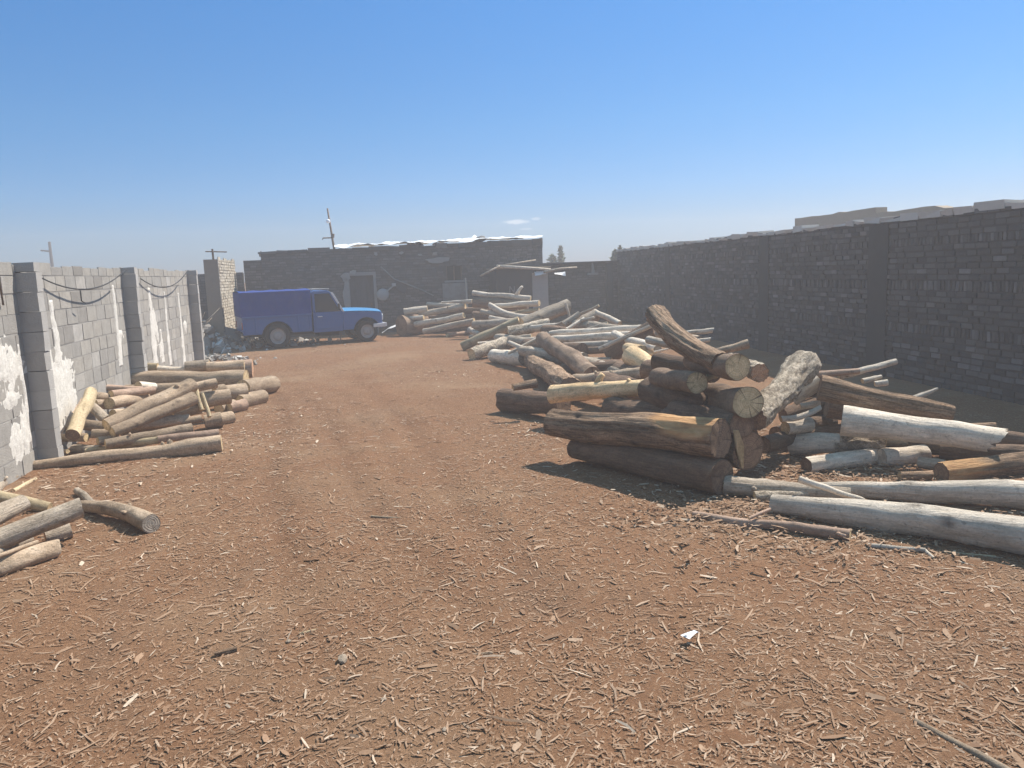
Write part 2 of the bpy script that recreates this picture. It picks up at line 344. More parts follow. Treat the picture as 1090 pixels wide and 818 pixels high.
# --- left wall of grey blocks
LX=-3.54; LH=2.29
mb,Mx,L=course_wall((LX,1.0),(LX,20.3),LH,.22,lambda i:((.222,.20,.235,.215)[i%4],0),.40,.011,.007,1,topjit=.03,miss=.004)
lw=tag(place(mb,'block_wall',[M['block'],M['blockmortar']],Mx),'long grey concrete block wall with pilasters and white plaster runs, left of the yard','wall')
pil_y=[PX(20,290,LX).y-.05, PX(130,290,LX).y, PX(201,291,LX).y-.2, 5.2]
for py_ in pil_y:
    m=MB(); z=-.2; k=0
    while z<LH:
        z2=min(z+.222 if z>0 else z+.2,LH+.015); m.box((LX-.02,py_-.085,z),(LX+.21+rnd.uniform(-.008,.008),py_+.085,z2-.006),0,(rnd.random(),0,0),jit=.004); z=z2
    m.build('pilaster',M['pilaster'],lw)
# white plaster runs on the wall: raised, irregular
def smear(blobs, y0, y1, seed, drips=()):
    ys_=[q[0]-q[2]*1.5 for q in blobs]+[q[0]+q[2]*1.5 for q in blobs]+[q[0]-q[3]-.3 for q in drips]+[q[0]+q[3]+.3 for q in drips]; y0,y1=min(ys_),max(ys_)
    st=.018; ny_=int((y1-y0)/st); nz_=int(LH/st); hh=np.full((ny_+1,nz_+1),-.01)
    for i in range(ny_+1):
        yy=y0+i*st
        for j in range(nz_+1):
            z=j*st; f=-1.0
            for (by,bz,ry,rz,a) in blobs:
                d=math.sqrt(((yy-by)/ry)**2+((z-bz)/rz)**2); f=max(f,a*(1-d))
            for (dy,zt,zb,w) in drips:
                if zb-.05<z<zt+.05:
                    q=(zt-z)/(zt-zb); ww=w*(.35+.65*min(1,q*1.2))*(1+.6*mn.noise(Vector((seed,z*5,1))))
                    c=dy+.05*mn.noise(Vector((seed+dy,z*2.2,4)))
                    f=max(f,1.7*(1-abs(yy-c)/max(ww,.01)) if z<zt else -1)
            f+=.55*mn.fractal(Vector((yy*4.5,z*3.2,seed)),1,2,4)+.35*mn.noise(Vector((yy*17,z*13,seed)))
            hh[i,j]=-.003+.016*min(1,max(-.4,f))
    m=MB(); vid={}
    for i in range(ny_+1):
        for j in range(nz_+1):
            vid[i,j]=len(m.v); m.v.append((LX+.004+hh[i,j],y0+i*st,j*st)); m.t.append((rnd.random(),0,0))
    for i in range(ny_):
        for j in range(nz_):
            if max(hh[i,j],hh[i+1,j],hh[i,j+1],hh[i+1,j+1])>.0: m.f.append((vid[i,j],vid[i+1,j],vid[i+1,j+1],vid[i,j+1])); m.m.append(0)
    used=sorted({k for f in m.f for k in f}); mp={k:n for n,k in enumerate(used)}
    m.v=[m.v[k] for k in used]; m.t=[m.t[k] for k in used]; m.f=[tuple(mp[k] for k in f) for f in m.f]
    return m.build('plaster_smear',M['plaster'],lw,smooth=True)
def wy(px,py): q=PX(px,py,LX); return q.y,q.z
def drip(px,pt,pb,w): a=wy(px,pt); b=wy(px,pb); return ((a[0]+b[0])/2,a[1],b[1],w)
b=lambda px,py,ry,rz,a=1.3:(*wy(px,py),ry,rz,a)
smear([b(10,395,.45,.30),b(0,385,.4,.3),b(12,425,.25,.15,1.0),b(18,470,.2,.28,1.2),b(26,462,.15,.4,1.1)],7.6,9.75,2,[drip(25,365,470,.05),drip(0,355,400,.08)])
smear([b(66,408,.55,.42,1.5),b(60,440,.35,.35,1.3),b(56,342,.10,.12,1.2),b(70,425,.4,.3,1.2)],9.9,12.3,5,[drip(60,320,420,.16),drip(57,370,470,.2)])
smear([b(128,356,.22,.10,1.1)],13.2,14.4,8,[drip(124,303,388,.12)])
smear([b(166,350,.20,.40,1.1),b(172,372,.25,.2,1.0)],15.6,17.0,11,[drip(162,306,386,.22),drip(172,350,384,.12)])
smear([],17.0,18.2,14,[drip(178,310,388,.12)])
smear([b(197,346,.25,.16,1.2)],18.4,19.8,17,[drip(193,312,388,.14)])
# cables on the left wall, pipe along its top
t=NT('black_cable'); t.col((.03,.03,.03)).rough(.6); M['cable']=t.m
def sag(pa,pb,s,n=14): 
    return [pa.lerp(pb,i/n)-Vector((0,0,s*4*(i/n)*(1-i/n))) for i in range(n+1)]
m=MB(); q1=PX(42,295,LX+.05); q2=PX(134,287,LX+.23); m.tube(sag(q1,q2,.22),.009,6); m.tube([q1.lerp(q2,.38)-Vector((0,0,.2)),q1.lerp(q2,.38)-Vector((0,0,.36)),q1.lerp(q2,.42)-Vector((0,0,.4))],.008,5)
tag(m.build('cable',M['cable'],smooth=True),'black cable sagging along the block wall between the two nearer pilasters','cable')
m=MB(); q1=PX(150,297,LX+.05); q2=PX(200,288,LX+.23); m.tube(sag(q1,q2,.25),.010,6)
tag(m.build('cable',M['cable'],smooth=True),'black cable sagging along the block wall just before its far end','cable')
t=NT('rusty_steel'); t.col(t.ramp(t.noise(t.co('Object'),14,5),[(.3,(.10,.07,.055)),(.7,(.22,.16,.12))])).rough(.7,.3,.3); M['rust']=t.m
m=MB(); m.tube([(LX-.02,4.5,LH+.03),(LX-.02,9.0,LH+.03)],.025,8); m.tube([(LX+.05,9.0,LH+.05),(LX+.03,9.1,1.85)],.010,6)
tag(m.build('pipe',M['rust'],smooth=True),'thin rusty pipe lying along the block wall top by the nearest pilaster','pipe')
# --- right wall
RH=2.67
SOL={9:(.155,1),16:(.16,1),23:(.13,1)}
mb,Mx,L=course_wall((XW(28.2),28.2),(XW(2.0),2.0),RH-.05,.35,lambda i:SOL.get(i,(.088,0)),.23,.018,.026,1,topjit=.03,tonemu=.42)
rw=tag(place(mb,'brick_wall',[M['brick'],M['mortar']],Mx),'long dark rough brick wall with banded courses, right of the yard','wall')
m=MB(); u=0
while u<L:
    du=rnd.uniform(.25,.6); m.box((u,-.36,RH-.09),(min(u+du,L),.035,RH+rnd.uniform(-.045,.035)),0,(rnd.random(),0,0),jit=.018); u+=du
place(m,'coping',M['coping'],Mx,rw)
def wall_y(px,py):                       # where a pixel's ray meets the right wall line
    lo_,hi_=3.0,28.0
    for _ in range(40):
        mid=(lo_+hi_)/2; q=PX(px,py,XW(mid))
        if q.y>mid: lo_=mid
        else: hi_=mid
    return lo_
for px,w in ((712,.17),(815,.20),(937,.24)):
    yy=wall_y(px,290); m=MB(); ang=math.atan2(XW(1)-XW(0),1); m.box((XW(yy)-.055,yy-w,-.2),(XW(yy)+.1,yy+w,RH-.12),0,(.3,0,0),jit=.008); m.build('concrete_tie_column',M['tie'],rw)
# --- back wall pieces and the lit wall stub behind the pickup
BY=28.0
mb,Mx,L=course_wall((-11,30.2),(-3.6,30.2),2.36,.3,lambda i:(.09,0),.24,.014,.010,1,topjit=.02)
tag(place(mb,'brick_wall',[M['housebrick'],M['mortar']],Mx),'shaded plain wall seen through the gap beyond the block wall','wall')
mb,Mx,L=course_wall((-3.62,BY+.3),(-3.62,24.6),2.72,.4,lambda i:(.088,0),.22,.016,.022,-1,topjit=.06,tonemu=.6)
st=place(mb,'brick_wall',[M['buff'],M['mud']],Mx)
tag(st,'sunlit buff brick wall stub with a broken top behind the pickup','wall')
m=MB(); m.tube([(-3.75,24.75,2.35),(-3.75,24.7,3.0)],.03,6); m.tube([(-3.95,24.7,2.93),(-3.35,24.75,2.90)],.018,6); m.tube([(-3.9,24.7,2.3),(-3.5,24.72,2.28)],.018,6)
tag(m.build('bracket_pole',M['rust']),'short rusty bracket pole fixed to the buff brick stub','pole')
mb,Mx,L=course_wall((-3.3,BY+.1),(-2.72,BY+.1),2.74,.3,lambda i:(.088,0),.22,.014,.010,1)
tag(place(mb,'brick_wall',[M['housebrick'],M['mortar']],Mx),'short shaded brick wall joining the buff stub to the house','wall')
xr0=PY(577,262,BY).x
mb,Mx,L=course_wall((xr0,BY+.25),(XW(28)+.1,BY+.25),2.24,.3,lambda i:(.088,0),.22,.014,.012,1,topjit=.02)
bw=tag(place(mb,'brick_wall',[M['housebrick'],M['mortar']],Mx),'low brick back wall between the house and the right wall','wall')
q=PY(650,300,BY); m=MB(); m.box((q.x-.12,BY+.05,0),(q.x+.12,BY+.3,2.2),0,(.3,0,0)); m.build('concrete_tie_column',M['tie'],bw)
m=MB(); m.box((xr0,BY-.08,2.21),(XW(28),BY+.52,2.27),0,(.4,0,0),jit=.01); m.build('coping',M['brick'],bw)
# --- house
hx0,hx1=PY(277,268,BY).x,PY(577,257,BY).x; HH=2.99
dA=PY(371.5,294,BY); dB=PY(397,294,BY); wA=PY(475,283,BY); wB=PY(492,299,BY)
U=lambda X:X-hx0
house=empty('brick_house',(hx0,BY,0),0,'low flat roofed brick house with dark doorway across the back of the yard','house')
mb,Mx,L=course_wall((0,0),(hx1-hx0,0),HH,.3,lambda i:(.088,0),.22,.014,.012,1,[(U(dA.x),U(dB.x),0,dA.z),(U(wA.x),U(wB.x),wB.z,wA.z)],topjit=.04)
place(mb,'wall',[M['housebrick'],M['mortar']],Mx,house)
m=MB(); Lh=hx1-hx0; D_=4.6; m.box((0,.3,-.2),(.3,D_,HH-.05),0,(.5,0,0)); m.build('side_wall',M['housebrick'],house); m=MB(); m.box((Lh-.3,.3,-.2),(Lh,D_,HH+.02),0,(.5,0,0)); m.build('side_wall',M['housebrick'],house); m=MB(); m.box((0,D_,-.2),(Lh,D_+.3,HH-.05),0,(.5,0,0)); m.build('rear_wall',M['housebrick'],house)
m=MB(); m.box((-.05,.02,HH-.16),(Lh+.02,D_+.3,HH-.04),0,(.5,0,0)); m.build('roof_slab',M['mud'],house)
m=MB(); x=-.06
while x<Lh:
    d=rnd.uniform(.3,.8); top=HH+.0+.10*x/Lh+rnd.uniform(-.02,.05)+(.06 if x>U(PY(513,258,BY).x) else 0); m.box((x,-.05,HH-.06),(min(x+d,Lh+.02),.5,top),0,(rnd.random(),0,0),jit=.02); x+=d
m.build('parapet',M['housebrick'],house)
t=NT('dark_interior'); t.col((.03,.028,.027)).rough(.9); M['dark_in']=t.m
t=NT('old_door'); t.col(t.ramp(t.noise(t.co('Object',(1,1,.2)),9,4),[(.3,(.06,.058,.06)),(.7,(.10,.098,.10))])).rough(.7); M['door']=t.m
m=MB(); m.box((U(dA.x)-.002,.20,-.05),(U(dB.x)+.002,.24,dA.z+.002)); d=m.build('door',M['door'],house)
m=MB(); m.box((U(dB.x)-.14,.15,.95),(U(dB.x)-.08,.205,1.08)); m.build('handle',M['rust'],d)
m=MB(); W_=.10
m.box((U(dA.x)-W_-.05,-.035,0),(U(dA.x),.06,dA.z)); m.box((U(dB.x),-.035,0),(U(dB.x)+W_,.06,dA.z)); m.box((U(dA.x)-W_-.05,-.035,dA.z),(U(dB.x)+W_,.06,dA.z+.12)); m.build('door_surround',M['palepatch'],house)
def patch(parent,u0,z0,u1,z1,seed,mat,name):      # irregular render patch standing proud of the bricks
    m=MB(); n=26; cx,cz=(u0+u1)/2,(z0+z1)/2; ring=[]
    for k in range(n):
        a=2*math.pi*k/n; rr=.85+.45*mn.noise(Vector((math.cos(a)*1.6,math.sin(a)*1.6,seed)))
        ring.append((cx+math.cos(a)*(u1-u0)/2*rr,cz+math.sin(a)*(z1-z0)/2*rr))
    m.prism(ring,-.05,.01,0,(.6,0,0)); return m.build(name,mat,parent,bevel=.01)
hp=lambda px,py:(U(PY(px,py,BY).x),PY(px,py,BY).z)
for k,(x0,y0,x1,y1) in enumerate([(366,297,373,334),(371,287,380,293),(451,273,481,281),(362,290,374,300),(460,268,466,272),(444,270,450,273),(398,268,402,273),(424,268,430,271)]):
    a=hp(x0,y1); b_=hp(x1,y0); patch(house,a[0],a[1],b_[0],b_[1],k*3.3,M['palepatch'],'render_patch')
a=hp(475,299); b_=hp(492,283); m=MB(); m.box((a[0],.16,a[1]-.002),(b_[0],.18,b_[1])); w=m.build('window',M['dark_in'],house)
m=MB(); 
m.box((a[0]-.06,-.03,a[1]-.07),(b_[0]+.10,.05,a[1])); m.build('sill',M['palepatch'],w)
m=MB(); fr=.05; m.box((a[0],.05,a[1]),(a[0]+fr,.10,b_[1])); m.box((b_[0]-fr,.05,a[1]),(b_[0],.10,b_[1])); m.box(((a[0]+b_[0])/2-.02,.055,a[1]),((a[0]+b_[0])/2+.02,.095,b_[1])); m.build('frame',M['rust'],w)
t=NT('corrugated_sheet'); wv=t.n('ShaderNodeTexWave'); wv.inputs['Scale'].default_value=9; t.l(t.co('Object'),wv.inputs[0]); t.col(t.mix(t.rng(t.noise(t.co('Object'),4,5),.4,.65),(.32,.315,.31),(.22,.20,.19))); t.rough(.55,.4,.3); t.bump(wv.outputs[1],.6,.03); M['sheet']=t.m
a=hp(472,330); b_=hp(497,301); m=MB(); n=28
for k in range(n):
    x0=a[0]+(b_[0]-a[0])*k/n; x1=a[0]+(b_[0]-a[0])*(k+1)/n; d0=-.09-.015*(k%2); m.box((x0,d0,0),(x1,-.05,b_[1]))
shd=m.build('metal_sheet',M['sheet'],None,loc=(hx0,BY,0)); tag(shd,'grey corrugated metal sheet standing under the house window','metal sheet')
a=hp(497,326); b_=hp(495,296); m=MB(); m.tube([(hx0+a[0],BY-.15,0),(hx0+b_[0],BY-.08,b_[1])],.028,7); tag(m.build('prop_pole',M['coping']),'thin upright pale pole right of the house window','pole')
# plastic sheet over the roof edge
t=NT('white_plastic'); t.col((.78,.78,.78)).rough(.45,.5); M['plastic']=t.m
def crumple(x0,x1,y0,y1,z,amp,seed,nx_,ny_,fall=.0,zs=0.0):
    m=MB()
    for j in range(ny_+1):
        for i in range(nx_+1):
            x=x0+(x1-x0)*i/nx_; yy=y0+(y1-y0)*j/ny_; e=mn.fractal(Vector((x*1.6,yy*2.5,seed)),1,2,4)
            m.v.append((x,yy+ .05*mn.noise(Vector((x*3,seed,j))),z+zs*(x-x0)/(x1-x0)+amp*(.5+e)-(fall*(1+.9*mn.noise(Vector((x*1.3,seed,2)))) if j==0 else 0))); m.t.append((0,0,0))
    for j in range(ny_):
        for i in range(nx_): q=j*(nx_+1)+i; m.f.append((q,q+1,q+nx_+2,q+nx_+1)); m.m.append(0)
    return m
crumple(U(PY(356,265,BY).x),Lh+.03,-.12,1.9,HH+.12,.07,3,170,8,.05,.13).build('roof_sheeting',M['plastic'],house,smooth=True)
m=MB(); q=PY(504,258,BY+.5); n=14
ringv=[(q.x+.30*math.cos(2*math.pi*k/n)*(1+.25*rnd.random()),BY+.6+.3*math.sin(2*math.pi*k/n),q.z-.05) for k in range(n)]; ring2=[(q.x+.05+.14*math.cos(2*math.pi*k/n)*(1+.4*rnd.random()),BY+.6+.14*math.sin(2*math.pi*k/n),q.z+.13) for k in range(n)]
m.add(ringv+ring2+[(q.x+.06,BY+.6,q.z+.27)],[(k,(k+1)%n,n+(k+1)%n,n+k) for k in range(n)]+[(n+k,n+(k+1)%n,2*n) for k in range(n)])
tag(m.build('plastic_bundle',M['plastic'],smooth=True),'peaked bundle of white plastic on the house roof edge','plastic bundle')
t=NT('grey_stone'); a_=t.noise(t.co('Object',(1,1,1),True),6,6,.65); t.col(hsv_var(t,t.ramp(a_,[(.3,(.17,.155,.14)),(.7,(.36,.335,.30))]),.4)); t.rough(.9,.2); t.bump(a_,.6,.03); M['stone']=t.m
def rock(name,loc,s,seed,mat,label,cat,group=None):
    bm=bmesh.new(); bmesh.ops.create_icosphere(bm,subdivisions=2,radius=1)
    for v_ in bm.verts:
        e=1+.35*mn.noise(v_.co*1.3+Vector((seed,0,0))); v_.co=Vector((round(v_.co.x*2.2)/2.2*.4+v_.co.x*.6,v_.co.y,v_.co.z))*e; v_.co=Vector((v_.co.x*s[0],v_.co.y*s[1],v_.co.z*s[2]))
    me=bpy.data.meshes.new(name); bm.to_mesh(me); bm.free(); me.materials.append(mat); o=bpy.data.objects.new(name,me); C.objects.link(o); o.location=loc; o.rotation_euler=(rnd.uniform(-.3,.3),rnd.uniform(-.3,.3),rnd.uniform(0,6)); return tag(o,label,cat,group)
for px,lab,s in ((437,'dark stone holding down the plastic left of the white bundle',.13),(447,'second dark stone holding down the plastic left of the white bundle',.10),(511,'dark lump on the house roof beside the white bundle',.16),(463,'pale small lump on the plastic midway along the roof',.09)):
    q=PY(px,261.5 if px<500 else 256,BY+.3); rock('roof_stone',q+Vector((0,0,.04)),(s*1.3,s,s*.7),px,M['stone'] if px!=463 else M['plastic'],lab,'stone')
# lamp pole on the roof
m=MB(); p0=PY(357,268,BY+.5); p1=PY(348.5,222,BY+.5); m.tube([p0-Vector((0,0,.3)),p1],[.045,.028],8)
pole=m.build('lamp_pole',M['rust'],smooth=True); tag(pole,'thin leaning lamp pole standing on the house roof','lamp pole')
t=NT('lamp_glass'); t.col((.85,.87,.9)).rough(.2,.5); M['lampglass']=t.m
bm=bmesh.new(); bmesh.ops.create_uvsphere(bm,u_segments=14,v_segments=10,radius=.075); 
me=bpy.data.meshes.new('lamp_globe'); bm.to_mesh(me); bm.free(); me.materials.append(M['lampglass']); o=bpy.data.objects.new('lamp_globe',me); C.objects.link(o); o.location=p0.lerp(p1,.70)+Vector((-.06,-.1,0)); o.parent=pole
m=MB(); q=p0.lerp(p1,.32); m.tube([q,q+Vector((-.34,-.05,0)),q+Vector((-.36,-.05,-.06))],.022,6); m.tube([q,q+Vector((.02,.0,.14))],.05,6); m.build('bracket',M['rust'],pole)
# disc, rag, wire on the house front
t=NT('pale_metal'); t.col((.30,.30,.30)).rough(.6,.3); M['pale']=t.m
cx,cz=hp(407.5,314); m=MB(); n=24; ri=[]; 
for rr,dy in ((.0,-.16),(.12,-.15),(.20,-.12),(.225,-.09),(.215,-.075),(.1,-.12)):
    ri.append([(hx0+cx+rr*math.cos(2*math.pi*k/n),BY+dy,cz+rr*math.sin(2*math.pi*k/n)) for k in range(n)])
vs=[p for r in ri for p in r]; m.add(vs,[(i*n+k,i*n+(k+1)%n,(i+1)*n+(k+1)%n,(i+1)*n+k) for i in range(5) for k in range(n)]); dish=m.build('dish',M['pale'],smooth=True)
tag(dish,'round pale dish hanging on the house front right of the doorway','dish')
m=MB(); a=hp(412,310); b_=hp(419,304); m.tube([(hx0+a[0],BY-.12,a[1]),(hx0+b_[0],BY-.1,b_[1])],.03,7); m.box((hx0+b_[0]-.07,BY-.16,b_[1]-.03),(hx0+b_[0]+.07,BY-.06,b_[1]+.08)); m.build('arm',M['pale'],dish)
t=NT('dark_cloth'); t.col((.055,.055,.06)).rough(.9); M['darkcloth']=t.m
m=MB(); pr=[hp(421,297.5),hp(434,304),hp(431,313),hp(422,309),hp(419,303)]; m.prism([(hx0+a,b) for a,b in pr],BY-.09,BY-.05); tag(m.build('cloth',M['darkcloth'],bevel=.01),'dark rag hung on the house front above the far log stack','cloth')
m=MB(); a=hp(405,284); b_=hp(419,297); c_=hp(449,309); e_=hp(461,315); m.tube([(hx0+a[0],BY-.10,a[1]),(hx0+b_[0],BY-.12,b_[1]),(hx0+c_[0],BY-.12,c_[1]),(hx0+e_[0],BY-.1,e_[1])],.022,6); tag(m.build('slanting_pole',M['palepatch']),'thin pale pole slanting across the house front behind the dark rag','pole')
# lean-to shed in front of the back wall
SY=26.6
sh=empty('lean_to_shed',(PY(527,330,SY).x,SY,0),0,'low grey lean-to shed with a pole roof in the back right corner','shed')
sx=sh.location.x; s2=lambda px,py,y_=SY:(PY(px,py,y_).x-sx,PY(px,py,y_).z)
a=s2(528,286); b_=s2(566,286); m=MB(); m.box((a[0],0,-.1),(b_[0],.1,a[1]-.04),0,(.25,0,0)); m.build('front_wall',M['tie'],sh)
c_=s2(583,287); m=MB(); m.box((b_[0],.02,-.1),(c_[0],.10,c_[1]-.1),0,(.5,0,0)); m.build('side_panel',M['pilaster'],sh)
m=MB(); m.box((a[0],.1,-.1),(a[0]+.1,1.5,a[1]-.05),0,(.25,0,0)); m.build('side_wall',M['tie'],sh); m=MB(); m.box((c_[0]-.1,.1,-.1),(c_[0],1.5,c_[1]-.1),0,(.3,0,0)); m.build('side_wall',M['tie'],sh)
m=MB(); m.box((a[0]-.1,-.1,a[1]-.03),(c_[0]+.1,1.55,a[1]+.02),0,(.4,0,0),jit=.01); m.build('roof',M['mud'],sh)
m=MB(); p_=s2(528,284.5); q_=s2(585,288); m.tube([(p_[0],-.16,p_[1]+.02),((p_[0]+q_[0])/2,-.17,(p_[1]+q_[1])/2+.03),(q_[0],-.16,q_[1]+.03)],[.06,.05,.04],8); m.build('pole_beam',M['white'],sh,smooth=True)
m=MB(); p_=s2(510,294); q_=s2(531,285); m.tube([(p_[0],-.25,p_[1]),(q_[0],-.2,q_[1]+.05)],.035,7); q3=s2(570,277,SY+.5); m.tube([(q_[0],-.15,q_[1]+.06),(q3[0],.5,q3[1])],.025,7); m.build('roof_pole',M['grey'],sh,smooth=True)
m=MB(); z_=s2(545,309); 
for (x0,z0,x1,z1) in ((-.09,-.11,-.08,.13),(-.08,.13,.06,-.09),(.06,-.09,.09,.13)): m.tube([(z_[0]+x0,-.015,z_[1]+z0),(z_[0]+x1,-.015,z_[1]+z1)],.02,5)
m.build('painted_letter',M['palepatch'],sh)
m=MB(); 
for px,py in ((575,290),(596,292)):
    q=PY(px,py,SY-.1); m2=crumple(q.x-.2,q.x+.2,SY-.15,SY+.02,q.z,.08,px,8,3,.12); tag(m2.build('plastic_rag',M['plastic'],smooth=True),'white plastic rag on the lean-to roof edge' if px==575 else 'white plastic scrap on the back wall right of the lean-to','plastic rag')
m=MB(); q0=PY(579,290,SY-.3); q1=PY(614,285,SY-.1); m.tube([q0,q0.lerp(q1,.5)+Vector((0,0,.04)),q1],[.05,.04,.035],7); tag(m.build('roof_stick',M['grey'],smooth=True),'pale crooked stick poking out right from the lean-to roof','stick')
q=PY(631,288,BY); m=MB(); m.tube([(q.x-.02,BY-.02,q.z+.3),(q.x,BY-.05,q.z-.1)],[.03,.07],6); m.box((q.x-.22,BY-.10,q.z-.16),(q.x+.16,BY+.02,q.z-.10),jit=.02); tag(m.build('mortar_lump',M['palepatch']),'pale mortar lump stuck on the low back wall','mortar lump')
# --- building behind the right wall
yy=PX(846,238,16.0).y
t1=PX(846,233,16).z; prof=[]
mud=empty('mud_brick_building',(16,yy,0),0,'brown mud brick building with stepped parapet rising behind the right wall','building')
def cm(y1,z): return (y1-yy,z)
py2=PX(932,224,16).y; py3=PX(1005,222,16).y
tops=[(yy,PX(846,233,16).z),(py2,PX(932,221,16).z),(py2-.02,PX(933,227,16).z),(PX(995,220,16).y,PX(995,219.5,16).z),(py3,PX(1005,222.5,16).z),(PX(1090,213,16).y,PX(1090,213,16).z),(4,PX(1090,213,16).z)]
m=MB(); pr=[(y_-yy,z_) for y_,z_ in tops]+[(4-yy,0),(0,0)]
# edge roughness along the parapet
rp=[]
for (a,za),(b_,zb) in zip(pr[:6],pr[1:7]):
    n=max(1,int(abs(b_-a)/.35))
    for k in range(n): rp.append((a+(b_-a)*k/n,za+(zb-za)*k/n+rnd.uniform(-.025,.025)))
pr=rp+pr[6:]
n=len(pr); vs=[(0,y_,z_) for y_,z_ in pr]+[(.4,y_,z_) for y_,z_ in pr]
m.add(vs,[tuple(range(n)),tuple(range(2*n-1,n-1,-1))]+[(i,n+i,n+(i+1)%n,(i+1)%n) for i in range(n)],0,(.5,0,0)); m.build('wall',M['mud'],mud)
m=MB(); m.box((.4,-.02,0),(6,.38,tops[0][1]-.1),0,(.5,0,0)); m.box((.41,4-yy,2.4),(6,-.03,2.6),0,(.5,0,0)); m.build('roof',M['mud'],mud)
# --- utility pole and trees far off
q=PX(53,262,-30); base=Vector((q.x,q.y,0)); m=MB(); top=PX(51.5,257.5,-30).z; m.tube([base-Vector((0,0,.2)),Vector((q.x,q.y,top))],[.22,.13],9); up_=m.build('utility_pole',M['tie'],smooth=True); tag(up_,'distant utility pole with two crossarms beyond the block wall','utility pole')
m=MB(); a=Vector((q.x,q.y,top-1.0)); m.tube([a,a+RIGHT*-1.0+Vector((0,0,.1))],.09,6); m.build('crossarm',M['tie'],up_); m=MB(); a=Vector((q.x,q.y,top-3.6)); m.tube([a,a+RIGHT*.9+Vector((0,0,.15))],.09,6); m.build('crossarm',M['tie'],up_)
t=NT('dusty_leaves'); a_=t.attr(); t.col(t.ramp(a_[0],[(0,(.035,.055,.03)),(.6,(.07,.10,.05)),(1,(.13,.15,.08))])).rough(.7,.3); M['leaf']=t.m
t=NT('tree_bark'); t.col((.10,.08,.06)).rough(.9); M['trunk']=t.m
def tree(px,pt,w,y_,label,cone=True,seed=1):
    r=random.Random(seed); top=PY(px,pt,y_); wd=w*depth(top)/F; h=top.z; root=empty('tree',(top.x,y_,0),0,label,'tree')
    m=MB(); m.tube([(0,0,-.1),(.05,0,h*.5),(0,.04,h*.95)],[.06+h*.01,.06+h*.01,.02],7)
    for k in range(9):
        z=h*(.35+.06*k); a=r.uniform(0,6.28); m.tube([(0,0,z),(math.cos(a)*wd*.32,math.sin(a)*wd*.32,z+.3)],[.03,.01],5)
    m.build('trunk',M['trunk'],root)
    m=MB()
    for k in range(520):
        t_=r.random()**.8; z=h*(.30+.70*t_); rad=wd*.5*((1-t_)**.75+.06) if cone else wd*.5*math.sqrt(max(0,1-(2*t_-1)**2))
        a=r.uniform(0,6.28); rr=rad*math.sqrt(r.random())*(1+.9*mn.noise(Vector((math.cos(a)*2,math.sin(a)*2,z*1.6+seed))))
        c=Vector((rr*math.cos(a),rr*math.sin(a),z+r.uniform(-.1,.1))); s=r.uniform(.08,.17)*max(1,wd*.5); d=Vector((r.gauss(0,1),r.gauss(0,1),r.gauss(0,.6))).normalized(); e=d.orthogonal().normalized()
        m.add([c-d*s,c+e*s*.5,c+d*s,c-e*s*.5],[(0,1,2,3)],0,(r.random(),0,0))
    m.build('crown',M['leaf'],root,fix=False)
tree(596.5,262.5,15,46,'small dark conical tree standing beyond the low back wall',True,1)
tree(588,272,12,46,'low round bush left of the conical tree beyond the back wall',False,2)
tree(655,267,9,36,'small bushy treetop just left of the right wall end',False,3)
tree(660,263.5,5,36,'thin treetop peeking over the end of the right wall',True,4)
# ---------------------------------------------------------------- pickup
def paint(name,c,r=.4,s=.5):
    t=NT(name); nz=t.noise(t.co('Object'),5,5,.65); t.col(t.mix(t.rng(nz,.4,.75,0,.35),c,tuple(.5*a+.07 for a in c))); t.set(t.b.inputs['Roughness'],t.rng(nz,.3,.7,r,r+.25)); t.b.inputs['Specular IOR Level'].default_value=s; return t.m
M['blue']=paint('blue_paint',(.016,.09,.29),.35); M['canvas']=paint('blue_canvas',(.008,.042,.22),.8,.2)
M['rubber']=paint('tyre_rubber',(.022,.021,.021),.85,.2); M['steel']=paint('dusty_steel',(.30,.29,.28),.45); M['chrome']=paint('pale_chrome',(.62,.62,.63),.25)
M['under']=paint('chassis_black',(.03,.028,.027),.8)
t=NT('dark_glass'); t.col((.03,.035,.045)).rough(.08,.6); M['glass']=t.m
t=NT('sunlit_glass'); t.col((.5,.52,.54)).rough(.25,.5); M['litglass']=t.m  # pale glass colour carries the sunlit look of the windscreen
t=NT('lamp_lens'); t.col((.7,.69,.64)).rough(.15,.5); M['lens']=t.m
t=NT('red_lens'); t.col((.30,.02,.015)).rough(.2,.5); M['redlens']=t.m
w0=P(297,371.5); w1=P(390,364); hd=math.radians(13.5); WB=(w1-w0).length
tr=empty('pickup_truck',(w0.x,w0.y,0),hd,'old blue pickup truck with blue canvas covered load bed, parked side on','pickup truck')
# local frame: x forward from the rear wheel, y to the far side, near flank at y=0
W=1.62
def arch(x0,x1,z0,top,cx,r):
    pr=[(x0,z0)]; 
    for k in range(15):
        a=math.pi-math.pi*k/14; pr.append((cx+r*math.cos(a),max(z0,.36+r*math.sin(a)) if 0<k<14 else z0))
    return pr+[(x1,z0)]+top
m=MB(); m.prism(arch(-.96,1.02,.45,[(1.02,.98),(-.96,1.0)],0,.45),0,W)
bed=m.build('load_bed',M['blue'],tr,bevel=.02)
m=MB()
for x in (-.9,-.6,.62,.95): m.box((x-.02,-.018,.50),(x+.02,.0,.93))
m.box((-.96,-.03,.93),(1.02,.0,.985)); m.build('side_rib',M['blue'],bed,bevel=.006)
